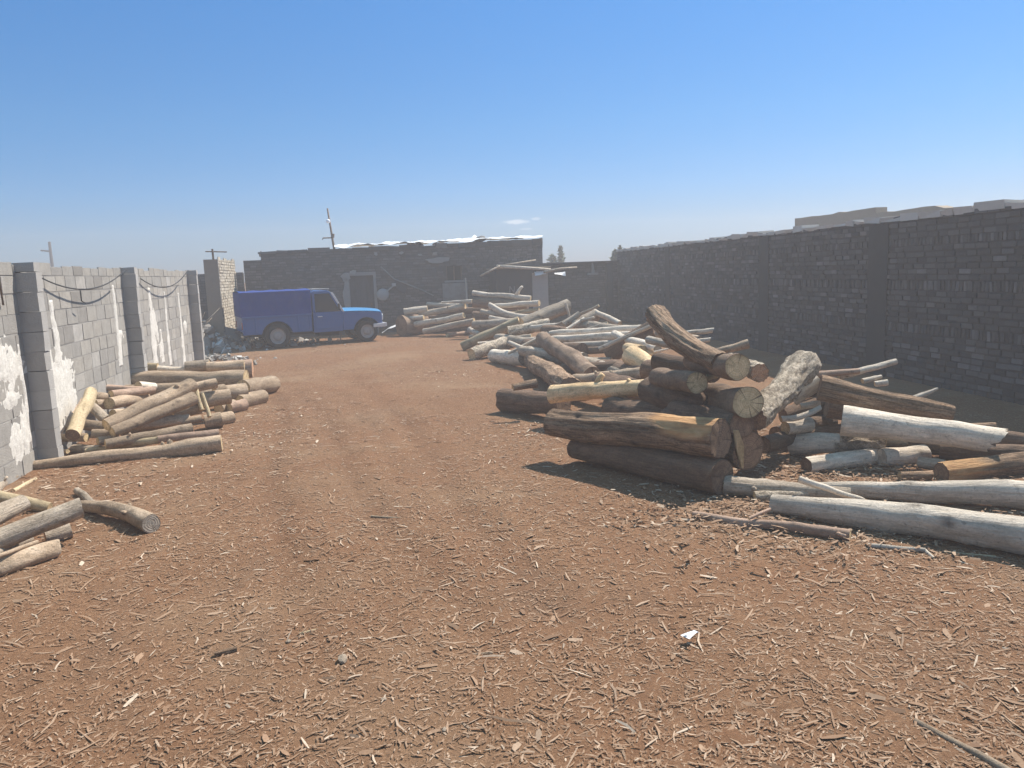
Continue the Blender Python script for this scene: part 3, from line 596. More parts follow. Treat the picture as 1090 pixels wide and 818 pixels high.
# canvas cover with slightly sagging panels between its hoops
m=MB(); nx_,nz_=40,10
for side,y_,sg in ((0,.0,-1),(1,W,1)):
    b0=len(m.v)
    for j in range(nz_+1):
        for i in range(nx_+1):
            x=-.99+2.02*i/nx_; z=.97+.71*j/nz_; s_=math.sin(math.pi*((i/nx_*4)%1)); m.v.append((x,y_+sg*(.025-.03*s_*math.sin(math.pi*min(1,j/nz_*1.1))+.012*mn.noise(Vector((x*3,z*4,side)))),z)); m.t.append((0,0,0))
    for j in range(nz_):
        for i in range(nx_): q=b0+j*(nx_+1)+i; m.f.append((q,q+1,q+nx_+2,q+nx_+1)); m.m.append(0)
b0=len(m.v); ny_=8
for j in range(ny_+1):
    for i in range(nx_+1):
        x=-.99+2.02*i/nx_; yq=-.025+(W+.05)*j/ny_; s_=math.sin(math.pi*((i/nx_*4)%1)); m.v.append((x,yq,1.68+.05*math.sin(math.pi*j/ny_)-.02*s_*math.sin(math.pi*j/ny_))); m.t.append((0,0,0))
for j in range(ny_):
    for i in range(nx_): q=b0+j*(nx_+1)+i; m.f.append((q,q+1,q+nx_+2,q+nx_+1)); m.m.append(0)
m.add([(-.99,-.0,.97),(-.99,W,.97),(-.99,W,1.68),(-.99,0,1.68)],[(0,1,2,3)]); m.add([(1.03,0,.97),(1.03,W,.97),(1.03,W,1.68),(1.03,0,1.68)],[(0,1,2,3)])
m.build('canvas_cover',M['canvas'],tr,smooth=True,fix=False)
# cab with openings left for the glass
CY0,CY1=.03,W-.03
cab=[(1.07,.40),(1.95,.40),(1.95,.98),(1.88,1.06),(1.62,1.58),(1.50,1.63),(1.12,1.63),(1.07,1.57)]
m=MB(); m.prism([(1.07,.40),(1.95,.40),(1.98,1.0),(1.07,1.0)],CY0,CY1)
m.prism([(1.07,1.0),(1.15,1.0),(1.15,1.57),(1.07,1.57)],CY0,CY1)           # rear pillars and rear panel
for y_ in (CY0,CY1-.05):
    m.prism([(1.90,1.0),(1.98,1.0),(1.66,1.58),(1.58,1.58)],y_,y_+.05)    # windscreen pillars
m.prism([(1.06,1.55),(1.66,1.55),(1.60,1.62),(1.50,1.645),(1.14,1.645),(1.06,1.60)],CY0,CY1)
cb=m.build('cab',M['blue'],tr,bevel=.015)
m=MB(); m.box((1.16,CY0+.015,1.0),(1.60,CY0+.03,1.56)); m.prism([(1.60,1.0),(1.91,1.0),(1.60,1.56)],CY0+.015,CY0+.03); m.build('side_window',M['glass'],cb)
m=MB(); m.box((1.16,CY1-.03,1.0),(1.60,CY1-.015,1.56)); m.prism([(1.60,1.0),(1.91,1.0),(1.60,1.56)],CY1-.03,CY1-.015); m.build('side_window',M['glass'],cb)
m=MB(); m.add([(1.955,CY0+.05,1.01),(1.955,CY1-.05,1.01),(1.645,CY1-.05,1.565),(1.645,CY0+.05,1.565)],[(0,1,2,3)]); m.build('windscreen',M['litglass'],cb,fix=False)
for y_ in (CY0-.012,CY1-.055): m=MB(); m.prism([(1.955,.99),(2.02,.99),(1.705,1.575),(1.63,1.575)],y_,y_+.067); m.build('sunlit_windscreen_edge',M['chrome'],cb,bevel=.006)  # pale bars added for the sunlit edge of the windscreen
m=MB(); m.box((1.13,CY0-.012,.50),(1.90,CY0,.985)); dr=m.build('door',M['blue'],cb,bevel=.01)
m=MB(); m.box((1.20,CY0-.045,.86),(1.34,CY0-.012,.89)); m.build('handle',M['chrome'],dr,bevel=.006)
m=MB(); 
for x0,x1 in ((1.08,1.60),): m.tube([(x0,.10,1.69),(x1+.02,.10,1.69)],.014,6); m.tube([(x0,W-.1,1.69),(x1,W-.1,1.69)],.014,6)
for x in (1.1,1.33,1.58): m.tube([(x,.10,1.69),(x,W-.1,1.69)],.012,6); m.tube([(x,.10,1.62),(x,.10,1.69)],.012,6); m.tube([(x,W-.1,1.62),(x,W-.1,1.69)],.012,6)
m.build('roof_rack',M['steel'],tr)
m=MB(); m.tube([(1.80,.04,1.05),(1.84,-.14,1.12)],.012,6); m.box((1.80,-.22,1.05),(1.84,-.09,1.24)); m.build('wing_mirror',M['under'],tr,bevel=.01)
# nose: fenders with wheel arch, bonnet
xf=WB+.50
m=MB(); m.prism(arch(1.96,xf,.42,[(xf,.88),(xf-.06,.93),(1.96,.99)],WB,.41),.02,W-.02); ns=m.build('fender',M['blue'],tr,bevel=.02)
m=MB(); nb=12
for j in range(nb+1):
    for i in range(13):
        x=1.94+(xf-.02-1.94)*i/12; yq=.02+(W-.04)*j/nb; e=2*j/nb-1; m.v.append((x,yq,.995-.055*(i/12)**2+.075*(1-abs(e)**3)-.02*(i/12)**6)); m.t.append((0,0,0))
for j in range(nb):
    for i in range(12): q=j*13+i; m.f.append((q,q+1,q+14,q+13)); m.m.append(0)
M['bonnet']=paint('sunlit_blue_bonnet',(.035,.22,.46),.28,.6)  # bonnet blue lightened against the body to carry its sunlit top
m.build('bonnet',M['bonnet'],tr,smooth=True)
m=MB(); m.box((xf-.005,.22,.60),(xf+.025,W-.22,.90)); gr=m.build('grille',M['chrome'],tr,bevel=.006)
m=MB(); 
for k in range(6): z=.63+.045*k; m.box((xf+.025,.25,z),(xf+.035,W-.25,z+.018))
m.build('grille_bar',M['under'],gr)
for y_ in (.16,W-.16):
    m=MB(); m.tube([(xf-.01,y_,.76),(xf+.04,y_,.76),(xf+.055,y_,.76)],[.10,.10,.06],16); m.build('headlight',M['lens'],tr,smooth=False)
m=MB(); m.prism([(xf+.02,.44),(xf+.13,.46),(xf+.13,.57),(xf+.02,.58)],-.02,W+.02); m.prism([(xf-.30,.45),(xf+.03,.45),(xf+.03,.57),(xf-.30,.56)],-.03,.015); m.build('bumper',M['chrome'],tr,bevel=.012)
m=MB(); m.box((-1.03,.05,.44),(-.96,W-.05,.54)); m.build('rear_bumper',M['under'],tr,bevel=.01)
for y_ in (.08,W-.08):
    m=MB(); m.box((-.98,y_-.05,.62),(-.955,y_+.05,.82)); m.build('tail_lamp',M['redlens'],tr,bevel=.006)
m=MB(); m.box((-.9,.35,.36),(xf-.1,.45,.46)); m.box((-.9,W-.45,.36),(xf-.1,W-.35,.46)); m.box((1.3,.4,.25),(1.9,1.1,.40)); m.box((-.12,.2,.29),(.12,W-.2,.41)); m.box((WB-.1,.2,.29),(WB+.1,W-.2,.41)); m.build('chassis',M['under'],tr)
m=MB(); m.box((-.5,.42,.40),(.5,W-.42,.96)); m.box((WB-.45,.42,.40),(WB+.45,W-.42,.90)); m.build('wheel_housing',M['under'],tr)
def wheel(x,y_,out,r):
    root=MB(); n=28; prof=[(.62*r,0),(.78*r,-.005*0),(.96*r,.01),(r,.035),(r,.155),(.96*r,.18),(.62*r,.19)]
    vs=[];N=len(prof)
    for k in range(n):
        a=2*math.pi*k/n
        for (rr,yy_) in prof:
            rr2=rr-(.008 if (k%2 and rr>=r*.99) else 0); vs.append((rr2*math.cos(a),yy_*out*1.0,rr2*math.sin(a)))
    root.add(vs,[(k*N+i,k*N+i+1,((k+1)%n)*N+i+1,((k+1)%n)*N+i) for k in range(n) for i in range(N-1)])
    wh=empty('wheel',(x,y_,r)); wh.parent=tr; root.build('tyre',M['rubber'],wh,smooth=True)
    m=MB(); pr=[(.64*r,.012),(.60*r,.02),(.56*r,.05),(.36*r,.055),(.30*r,.03),(.20*r,.015),(0.01,.012)]; vs=[]; N=len(pr)
    for k in range(n):
        a=2*math.pi*k/n
        for (rr,yy_) in pr: vs.append((rr*math.cos(a),yy_*out,rr*math.sin(a)))
    m.add(vs,[(k*N+i,k*N+i+1,((k+1)%n)*N+i+1,((k+1)%n)*N+i) for k in range(n) for i in range(N-1)])
    for k in range(5): a=2*math.pi*k/5; c=Vector((.25*r*math.cos(a),.01*out,.25*r*math.sin(a))); m.tube([c,c+Vector((0,.02*out,0))],.012,6)
    m.build('rim',M['steel'],wh,smooth=False)
R_=.35
wheel(0,-.015,1,.37); wheel(0,W+.015,-1,.37); wheel(WB,.0,1,.34); wheel(WB,W,-1,.34)
m=MB(); m.tube([(1.9,.12,.34),(1.86,.10,.20),(1.88,.10,.02)],.02,6); m.build('stand_leg',M['rust'],tr)
# ---------------------------------------------------------------- rubble behind the pickup
def heap(name, cx, cy, sx, sy, hgt, n, smin, smax, seed, mat, label, cat, flat=.6):
    r=random.Random(seed); m=MB()
    for k in range(n):
        a,b=r.gauss(0,.5),r.gauss(0,.5); x=cx+a*sx; y_=cy+b*sy; zz=hgt*math.exp(-(a*a+b*b)*2.2)*r.uniform(.55,1.0); s=smin*(smax/smin)**(r.random()**2)
        R=Matrix.Rotation(r.uniform(0,6.28),3,Vector((r.gauss(0,1),r.gauss(0,1),r.gauss(0,1))).normalized()); e=[s*r.uniform(.6,1.3),s*r.uniform(.4,1),s*r.uniform(.15,.6)]
        vs=[Vector((x,y_,zz))+R@Vector((i*e[0]*r.uniform(.45,1.2),j*e[1]*r.uniform(.45,1.2),l*e[2]*r.uniform(.45,1.2))) for i in (-1,1) for j in (-1,1) for l in (-1,1)]
        m.add(vs,[(0,1,3,2),(4,6,7,5),(0,4,5,1),(2,3,7,6),(0,2,6,4),(1,5,7,3)],0,(r.random(),0,0))
    return tag(m.build(name,mat),label,cat,kind='stuff')
M['rubble']=masonry('broken_rubble',[(0,(.20,.18,.155)),(.5,(.33,.30,.265)),(.8,(.46,.43,.39)),(1,(.68,.66,.62))])
q=P(215,364); heap('rubble',-4.4,24.9,1.5,1.6,.95,520,.05,.20,4,M['rubble'],'heap of broken bricks and rubble in the gap behind the block wall','rubble')
heap('rubble',-3.5,25.2,2.6,1.3,.32,420,.04,.13,6,M['rubble'],'low spread of pale stones on the ground behind the pickup','rubble')
q=P(232,386); heap('twig_heap',q.x,q.y,.9,.7,.22,160,.03,.09,8,M['rubble'],'small heap of grey broken bits behind the left log stack','debris')
slab=MB(); slab.box((-.55,-.05,0),(.55,.05,.75),jit=.06); o=slab.build('concrete_slab',M['blockmortar'],loc=(-3.75,24.45,.05),rot=(-.5,.25,.25)); tag(o,'broken grey slab leaning on the rubble behind the pickup','slab')
m=MB()
for k in range(9): 
    a=Vector((-4.7+rnd.uniform(-.3,.3),24.2+rnd.uniform(-.3,.3),.55)); m.tube([a,a+Vector((rnd.uniform(-.1,.7),rnd.uniform(-.2,.2),rnd.uniform(.1,.4))),a+Vector((rnd.uniform(.1,1.0),rnd.uniform(-.3,.3),rnd.uniform(.3,.75)))],[.025,.018,.008],5)
tag(m.build('dry_branches',M['grey'],smooth=True),'tangle of dry grey branches on the rubble heap','branches')
# white plastic rag by the front bumper, small dark bush of weeds
q=P(418,357,0); m2=crumple(-.35,.35,-.15,.15,0,.12,4,14,5,0,.32); o=m2.build('plastic_bag',M['plastic'],smooth=True,loc=(q.x,q.y,.06)); tag(o,'crumpled white plastic bag on the ground before the truck bumper','plastic bag')
# ---------------------------------------------------------------- logs
def spot(x,y,w,b=None):
    if b is None:
        z=.1
        for _ in range(8): p=P(x,y,z); r=w/2*depth(p)/F; z=r
        return P(x,y,r-.012),r
    p=above(x,y,b); r=w/2*depth(p)/F
    if p.z<r-.012: p=Vector((p.x,p.y,r-.012))
    return p,r
NL=[0]
def log(label, kind, e1, e2, group=None, name='log', cat='log', bend=0, bdir=None, cut=('cut','cut'), torn=(0,0), knots=None, peel=None, rough=1.0, stubs=(), flare=(0,0), swell=None, pts=None):
    NL[0]+=1; sd=NL[0]*1.7
    (A,r0),(B,r1)=pts if pts else (spot(*e1),spot(*e2))
    ax=B-A; Ln=ax.length; q=ax.to_track_quat('Z','Y'); big=max(r0,r1); px=big*F/max(2,depth((A+B)/2))
    nS=10 if px<3 else (18 if px<9 else (36 if kind not in('brown','flaky') else 52)); nL=max(6,min(70,int(Ln/max(.035,big*.25))))
    upl=q.inverted()@Vector((0,0,1)); upl.z=0; upl=upl.normalized() if upl.length>.05 else Vector((1,0,0))
    if bdir=='side': upl=Vector((-upl.y,upl.x,0))
    R=random.Random(int(sd*100)); kn=[]
    nk=knots if knots is not None else max(0,int(Ln*2.6*R.random()+.8))
    for _ in range(nk): kn.append((R.uniform(.08,.92),R.uniform(0,6.28),R.uniform(.35,.6)*big+.01,R.uniform(.08,.22)))
    m=MB(); fur={'brown':.13,'umber_shade':.06,'dark':.05,'flaky':.16,'grey':.055,'white':.06,'tan':.05,'yellow':.05,'red':.05,'peeled':.05}[kind]*rough
    ph=R.uniform(0,50); wob=R.uniform(.007,.017)*min(Ln,3)
    def ctr(t):
        o=upl*(bend*Ln*math.sin(math.pi*t))+Vector((wob*mn.noise(Vector((ph,t*2.2,0)))*2,wob*mn.noise(Vector((ph+9,t*2.2,0)))*2,0))*math.sin(math.pi*t)
        return o+Vector((0,0,Ln*t))
    def rad(t):
        r=r0+(r1-r0)*t
        if flare[0]: r*=1+flare[0]*math.exp(-t*Ln/(2.2*big))
        if flare[1]: r*=1+flare[1]*math.exp(-(1-t)*Ln/(2.2*big))
        if swell: r*=1+swell[1]*math.exp(-((t-swell[0])/swell[2])**2)
        return r*(1+.07*mn.noise(Vector((ph,t*Ln*2.2,7))))
    for i in range(nL+1):
        t=i/nL
        for k in range(nS):
            a=2*math.pi*k/nS; ca,sa=math.cos(a),math.sin(a); r=rad(t); zz=t*Ln
            if kind=='brown': e=mn.fractal(Vector((ca*5.5,sa*5.5,zz*1.1+ph)),1,2,3)
            elif kind=='flaky': e=mn.fractal(Vector((ca*3,sa*3,zz*7+ph)),1,2,4)
            else: e=mn.fractal(Vector((ca*1.6,sa*1.6,zz*2.4+ph)),1,2,3)
            rr=r*(1+fur*e+.10*mn.noise(Vector((ca*.9,sa*.9,zz*.8+ph+20)))); tk=0
            for (kt,ka,ks,kh) in kn:
                dz=(zz-kt*Ln)/ks; da=((a-ka+math.pi)%(2*math.pi)-math.pi)*r/ks; d2=dz*dz*.6+da*da
                if d2<6: rr+=big*kh*math.exp(-d2*1.5)-big*kh*.9*math.exp(-d2*9); tk=max(tk,.85*math.exp(-d2*7))
            pe=0
            if peel:
                pe=max(0,min(1,min(1.2,(1-abs(t-peel[0])/peel[1])*3)+1.0*mn.noise(Vector((ca*1.8,sa*1.8,zz*4+ph)))+peel[2]*(ca*upl.x+sa*upl.y-.55)))
            tz=0
            if torn[0] and i==0: tz=-torn[0]*big*(.5+1.3*abs(mn.noise(Vector((ca*2.5,sa*2.5,sd)))))
            if torn[1] and i==nL: tz=torn[1]*big*(.42*(1+ca*upl.x+sa*upl.y)+.5*abs(mn.noise(Vector((ca*2.6,sa*2.6,sd+5))))+.28*mn.noise(Vector((ca*8,sa*8,sd))))
            if i in(0,nL) : rr*=.985
            m.v.append(tuple(ctr(t)+Vector((ca*rr,sa*rr,tz)))); m.t.append((tk,pe,0))
    for i in range(nL):
        for k in range(nS): k2=(k+1)%nS; m.f.append((i*nS+k,i*nS+k2,(i+1)*nS+k2,(i+1)*nS+k)); m.m.append(0)
    mid=(A+B)/2
    def fan(mb,i,sgn,own):
        ring=[Vector(m.v[i*nS+k]) for k in range(nS)]; c=sum(ring,Vector())/nS; vs=[]; tn=[]
        lv=[1.0,.93,.6,.25]
        for li,l in enumerate(lv):
            for k in range(nS):
                p=c.lerp(ring[k],l)
                if li: p.z+=.05*big*mn.noise(Vector((p.x*14,p.y*14,sd)))*(2.2 if (torn[0] if i==0 else torn[1]) else .7)
                vs.append(p); tn.append((.9 if li==0 else (.25 if li==1 else 0),0,0))
        vs.append(c.copy()); tn.append((.15,0,0)); off=Vector((c.x,c.y,c.z)) if own else Vector()
        fs=[]
        for li in range(len(lv)-1):
            for k in range(nS): k2=(k+1)%nS; f=(li*nS+k,li*nS+k2,(li+1)*nS+k2,(li+1)*nS+k); fs.append(f if sgn>0 else f[::-1])
        b=(len(lv)-1)*nS
        for k in range(nS): f=(b+k,b+(k+1)%nS,len(vs)-1); fs.append(f if sgn>0 else f[::-1])
        mb.add([p-off for p in vs],fs,0 if own else 1); mb.t[-len(vs):]=tn
        return off
    ends=[]; MXq=q.to_matrix().to_4x4(); Mw=Matrix.Translation(A)@MXq
    for i,sgn,cm_ in ((0,-1,cut[0]),(nL,1,cut[1])):
        pw=A if i==0 else B; facing=(q@Vector((0,0,sgn))).dot((EYE-pw).normalized())
        rp=(r0 if i==0 else r1)*F/depth(pw)
        if facing>.02 and rp>3.2: e=MB(); off=fan(e,i,sgn,True); ends.append((e,off,cm_,torn[0] if i==0 else torn[1]))
        else: fan(m,i,sgn,False)
    o=m.build(name,[M[kind],M[cut[0]]],fix=False,smooth=True); o.matrix_world=Mw; tag(o,label,cat,group)
    for e,off,cm_,tr_ in ends:
        c=e.build('cut_end' if not tr_ else 'torn_end',M[cm_],o,fix=False,smooth=True); c.location=off
    stubs=list(stubs)
    if kind in('grey','tan','yellow','red') and Ln>1.0 and name=='log' and .045<big<.13 and R.random()<.55:
        for _ in range(R.choice((1,1,2))): stubs.append((R.uniform(.15,.85),R.uniform(-80,80),R.uniform(.015,.06),big*R.uniform(.18,.32)))
    for (t,a,ln,r) in stubs:                # branch stubs
        ad=math.radians(a); d=(upl*math.cos(ad)+Vector((-upl.y,upl.x,0))*math.sin(ad)); c=ctr(t); rr=rad(t)
        sb=MB(); p0=c+d*rr*.5; p1=c+d*(rr+ln*.6)+Vector((0,0,ln*.35)); p2=c+d*(rr+ln)+Vector((0,0,ln*.7)); sb.tube([p0,p1,p2],[r*1.4,r,r*.85],10); sb.build('branch_stub',M[kind],o,smooth=True)
    return o
GF='logs lying by the block wall in front'
GL='logs in the stack against the block wall'
GR='logs in the far stack by the house'
GM='logs in the middle heap'
GW='pale logs lying towards the right wall'
# ---- front left
log('thick grey log angling out past the short orange ended one, front left','grey',(-60,596,25,None),(85,541,22,575),GF,torn=(0,.25))
log('grey forked log butt at the left edge behind the thick grey log','grey',(-40,566,24,596),(25,535,18,570),GF)
log('yellowish branch crossing behind the front left logs','yellow',(-30,521,15,548),(53,541,11,None),GF)
log('pale log lying at the foot of the block wall, front left','grey',(-30,536,13,None),(18,503,11,None),GF)
log('thin stick pointing away behind the yellowish branch','yellow',(14,523,5,None),(38,510,4,None),GF,'stick','stick')
log('short grey log with an orange sawn end beside the front left pile','grey',(48,572,15,None),(75,564.5,18,None),GF,cut=('cut_orange','cut_orange'))
log('thin log with a pale sawn end under the thick grey log','grey',(-10,591,9,602),(32,574,8,None),GF,cut=('cut_orange','cut_orange'))
log('narrow split pole lying on the lowest front left log','tan',(-20,599,5,622),(40,577,4.5,597),GF,'pole','pole')
log('lowest front left log with a frayed brown end','tan',(-60,621,24,None),(57,585,20,None),GF,torn=(0,.5))
log('bent dark log lying apart right of the front left pile','tan',(87,538,11,None),(161,558,21,None),GF,bend=.03,cut=('cut_grey','cut_grey'),knots=3)
log('thin grey log tip behind the bent dark log','grey',(82,523,8,None),(107,541,8,None),GF)
# ---- left stack
log('longest tan log along the front foot of the left stack','tan',(24,497,10,None),(236,472,18,None),GL,knots=4,swell=(.83,.16,.06))
log('reddish log with a white tipped end just behind the longest tan log','red',(168,468,8,480),(233,461,9,472),GL)
log('tan log ending above the reddish one in the left stack','tan',(112,473,10,486),(204,457,13,471),GL,knots=3)
log('yellow green log behind the longest tan log','yellow',(92,481,8,None),(172,468,8,479),GL)
log('thin tan log under the two raised logs of the left stack','tan',(128,461,7,474),(214,446,8,462),GL)
log('short dark log butt low at the right of the left stack','tan',(218,450,15,None),(236,447,17,None),GL,cut=('cut_brown','cut_brown'))
log('lower of the two raised diagonal logs on the left stack','tan',(119,460,12,482),(206,424,15,462),GL,knots=4,rough=1.3)
log('higher of the two raised diagonal logs on the left stack','tan',(113,453,13,482),(205,410,16,460),GL,knots=3,rough=1.3)
log('small log continuing right from the higher diagonal log','tan',(203,413,10,452),(230,408,11,448),GL)
log('short round log behind the crossing sticks','tan',(228,416,10,446),(239,414,10,444),GL)
log('dark bodied short log just right of the crossing sticks','tan',(213,427,16,450),(245,422,16,446),GL,cut=('cut','cut'))
log('knobbly short log between the diagonals and the crossing sticks','tan',(184,441,13,460),(213,434,14,456),GL,knots=2)
log('small log butt with tan end beside the pickup side of the stack','tan',(233,436,12,None),(248,431,12,None),GL,cut=('cut','cut'))
log('reddish log butt low at the right of the left stack','red',(244,435,12,None),(261,431,13,None),GL)
log('lowest right hand butt of the left stack near loose chips','tan',(232,447,13,None),(247,444,13,None),GL)
log('left of the two thin sticks crossing the stack front','yellow',(209,415,4.5,456),(215,437,4.5,458),GL,'stick','stick')
log('right of the two thin sticks crossing the stack front','yellow',(215,419,4,456),(223,444,4.5,458),GL,'stick','stick')
log('long thick tan log on top across the back of the left stack','tan',(131,405,17,433),(262,403,19,428),GL,knots=3)
log('yellow topped log lying on the thick back log, nearest the wall','yellow',(132,391,10,430),(168,391,9,428),GL)
log('thin bleached branch on the thick back log','white',(161,392,6,428),(198,394,6,428),GL)
log('knobbly grey log lying over the middle of the thick back log','grey',(197,391,12,428),(223,389,12,426),GL,knots=3)
log('pale log lying over the right half of the thick back log','tan',(220,391,10,427),(260,389,11,424),GL)
log('dark log with reddish end behind the thick back log','red',(224,393,15,421),(269,392,19,418),GL,cut=('cut_orange','cut_orange'))
log('dark log under the right end of the thick back log','tan',(200,421,15,440),(262,417,17,432),GL)
log('short log with yellow sawn end at the right foot of the stack','tan',(255,428,15,None),(280,422,15,None),GL)
log('rightmost log butt of the left stack, topped with tan bark','tan',(258,413,17,430),(290,409,18,None),GL)
log('small pale log piece with a bright round end on the left stack','white',(164,412,9,440),(147,411,9.5,444),GL)
log('tan log tucked under the pale piece in the left stack','tan',(116,430,13,462),(154,423,12,446),GL)
log('thin reddish log below the longest thin pole of the stack','red',(118,420,8,458),(163,415,8,446),GL)
log('long thin reddish pole reaching from the plastered wall','red',(82,411,6,452),(152,415,6.5,446),GL,'pole','pole')
log('yellow log leaning down towards the yard at the wall end','yellow',(97,417,12.5,470),(77,463,15,486),GL,cut=('cut_grey','cut_brown'))
log('brownish log leaning beside the yellow log, nearer the wall','tan',(82,424,10,466),(66,457,11,478),GL)
log('short pale log sloping down right of the yellow leaning log','grey',(96,432,10,468),(114,448,11,472),GL)
log('low grey log butt at the wall foot left of the yellow log','grey',(40,474,10,None),(60,461,9,None),GL)
log('thin twig at the wall foot before the low grey butt','tan',(36,477,4.5,484),(72,481,5,488),GL,'stick','stick')
log('gnarled root piece on the ground below the yellow log','grey',(78,478,9,None),(107,479,9,None),GL,knots=3)
FILL='dark tan log end deep in the left stack'
for e1,e2 in (((100,422,9,462),(121,423,9,456)),((100,430,10,464),(120,431,10,458)),((88,452,11,476),(112,455,11,474)),((98,462,9,480),(122,462,9,478)),((104,470,9,484),(126,467,9,480)),((120,442,12,472),(200,437,14,452)),((150,433,13,450),(208,428,14,446)),((130,417,14,438),(208,414,15,434)),((60,466,9,482),(92,466,9,482)),((140,452,11,476),(200,447,12,463))):
    log(FILL,'tan',e1,e2,GL)
# ---- far stack by the house
log('pale log in the middle row of the far stack, left half','white',(442,345.5,6,357),(494,336,6.5,357),GR)
log('lowest pale log of the far stack, left half','grey',(451,353,6,358.5),(505,342,7,358),GR)
log('upper pale log of the far stack, left half','grey',(447,335,6.5,356),(495,326,6.5,356),GR)
log('pale topped log above the dark stump of the far stack','white',(430,332,7,357),(455,329,7,356),GR)
log('short pale log tip over the dark stump','white',(437,339,4.5,357),(451,338,4.5,357),GR)
log('dark thick stump at the left end of the far stack','dark',(427,347,22,None),(452,345,21,None),GR,cut=('cut_brown','cut_brown'))
log('very thin pole on top of the far stack','white',(470,322,2,356),(495,321,2.5,356),GR,'pole','pole')
log('short bright white log on top of the far stack','white',(492,321.5,4.5,356),(503,321,5,356),GR)
log('topmost long pale log of the far stack, right half','white',(503,312,5.5,359),(565,318,6,358),GR,stubs=((.75,0,.25,.05),))
log('dark log right beneath the topmost pale log','dark',(504,322,11,359),(562,325,12,358),GR,cut=('cut_brown','cut_brown'))
log('straight pale log second from top in the far stack, right half','white',(526,326,5,360),(574,323,7,360),GR,knots=0)
log('curved bleached log sagging across the far stack','white',(521,325,6,361),(568,338,7,362),GR,bend=-.07)
log('yellowish log under the curved bleached one','yellow',(535,335,4,360),(574,330,5,360),GR)
log('small pale log below the curved bleached one','white',(521,338,5,362),(546,343,6,362),GR)
log('pale log running right from the lowest row of the far stack','grey',(504,346,9,363),(549,343,9,363),GR)
log('flat brown log on the ground before the far stack','red',(476,357,4.5,None),(499,354,4.5,None),GR)
log('tiny pale log end left of the middle heap','white',(500,351,6,362),(510,356,5,364),GR)
log('small log on the ground between far stack and middle heap','grey',(501,359,5,None),(519,356,6,365),GR)
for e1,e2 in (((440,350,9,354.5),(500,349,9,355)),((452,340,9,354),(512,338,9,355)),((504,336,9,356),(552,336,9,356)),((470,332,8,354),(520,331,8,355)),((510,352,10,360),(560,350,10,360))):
    log('shaded brown log buried in the far stack','umber_shade',e1,e2,GR,cut=('cut_brown','cut_brown'))
log('grey log in the far stack between the sagging log and the lowest row','grey',(512,332,6,361),(548,336,6,361),GR)
log('pale log behind the left half of the far stack, thin end right','white',(455,324,5,353),(494,326,4,353),GR)
# ---- middle heap
log('long pale log leaning down left at the heap front','yellow',(492,369,10,None),(553,342,11,372),GM,knots=4)
log('thin white branch lying on the mottled heap front log','white',(508,366,3.5,378),(527,364.5,3.5,376),GM,'branch','branch')
log('mottled grey log on the ground at the left foot of the middle heap','flaky',(502,378,13,None),(546,363,14,378),GM)
log('short round ended white log at the heap foot','white',(525,379,14,None),(558,382,15,391),GM,cut=('white','cut_grey'))
log('thin bare branch slanting up across the heap front','grey',(541,376.5,3,391),(583,355,4.5,388),GM,'branch','branch')
log('thin white log pointing right under the bare branch','white',(542,365,4.5,388),(564,373.5,5,392),GM)
log('small pale log end under the ragged log','grey',(549,361,7,380),(566,359,7,380),GM)
log('ragged knobbly log lying across the heap top left','flaky',(543,354,12,378),(583,345,12,376),GM,torn=(.4,.4))
log('big grey log leaning up right towards the shed','grey',(556,345,13,376),(602,327,15,372),GM,torn=(0,.6),knots=3)
log('torn strip of white bark hanging from the big leaning log','white',(602,323,3,373),(606,337,2.5,373),GM,'bark_strip','bark strip')
log('thick brown log running down right through the middle heap','dark',(578,361,16,391),(631,400,20,424),GM,cut=('cut_grey','cut_brown'),rough=1.2)
log('furrowed dark log pointing at the yard beside the peeled log','brown',(566,383,17,None),(607,414,25,436),GM,cut=('cut_grey','cut_brown'))
log('brown stump ended log lying in shade at the yard edge','umber_shade',(538,426,25,None),(600,430,24,446),GM,cut=('cut_brown','cut_brown'),torn=(.3,0))
log('upturned bark piece on the brown stump ended log','brown',(548,412,7,446),(571,408,10,444),GM,torn=(.6,0))
log('long knotted white log across the heap, upper one','white',(586,356,8,386),(683,350,9,394),GM,knots=6)
log('long knotted white log across the heap, lower one','white',(588,362,9,388),(674,357,9,396),GM,knots=6)
log('fat grey log of the pyramid rising at the heap back','grey',(635,335,13,378),(606,350,13,380),GM,cut=('cut_grey','cut_grey'))
log('smooth log sloping right down the heap back','white',(633,332,6,378),(660,345,6.5,382),GM,knots=1)
log('thin straight stick over the heap back','grey',(585,349,2.5,380),(637.5,325.5,3,380),GM,'stick','stick')
log('small grey branch beside the thin straight stick','grey',(600,346,7,381),(617,334,6,380),GM)
log('forked twig in front of the pyramid logs','white',(603,351,4,384),(622,339,3.5,382),GM,'branch','branch',stubs=((.8,90,.25,.03),))
log('short pale branch above the upper knotted log','grey',(625,351,4,386),(647,344,3.5,386),GM,'branch','branch')
log('big dark bark log leaning up behind the peeled chunk','dark',(648,377,20,402),(696,351,22,404),GM,cut=('cut_brown','cut_brown'),torn=(0,.4))
log('white pole added as the lit edge of the big dark bark log','white',(638,371.5,4.5,404),(695,346.5,4.5,406),GM,'pole','pole')  # pole added to show the sunlit upper edge of that log
log('shaded log beneath the lower knotted log','dark',(606,374,8,396),(652,372,8,398),GM)
log('shaded grey log just above the peeled log','grey',(615,384,7,402),(651,384,7,404),GM)
log('short orange peeled chunk sticking out of the heap','peeled',(672,379,23,420),(705,399,17,428),GM,cut=('cut_brown','cut'),torn=(.1,.4),knots=0)
log('pale sawn log end above the orange chunk','peeled',(683,374,13,416),(668,371,12,408),GM,cut=('cut','cut'))
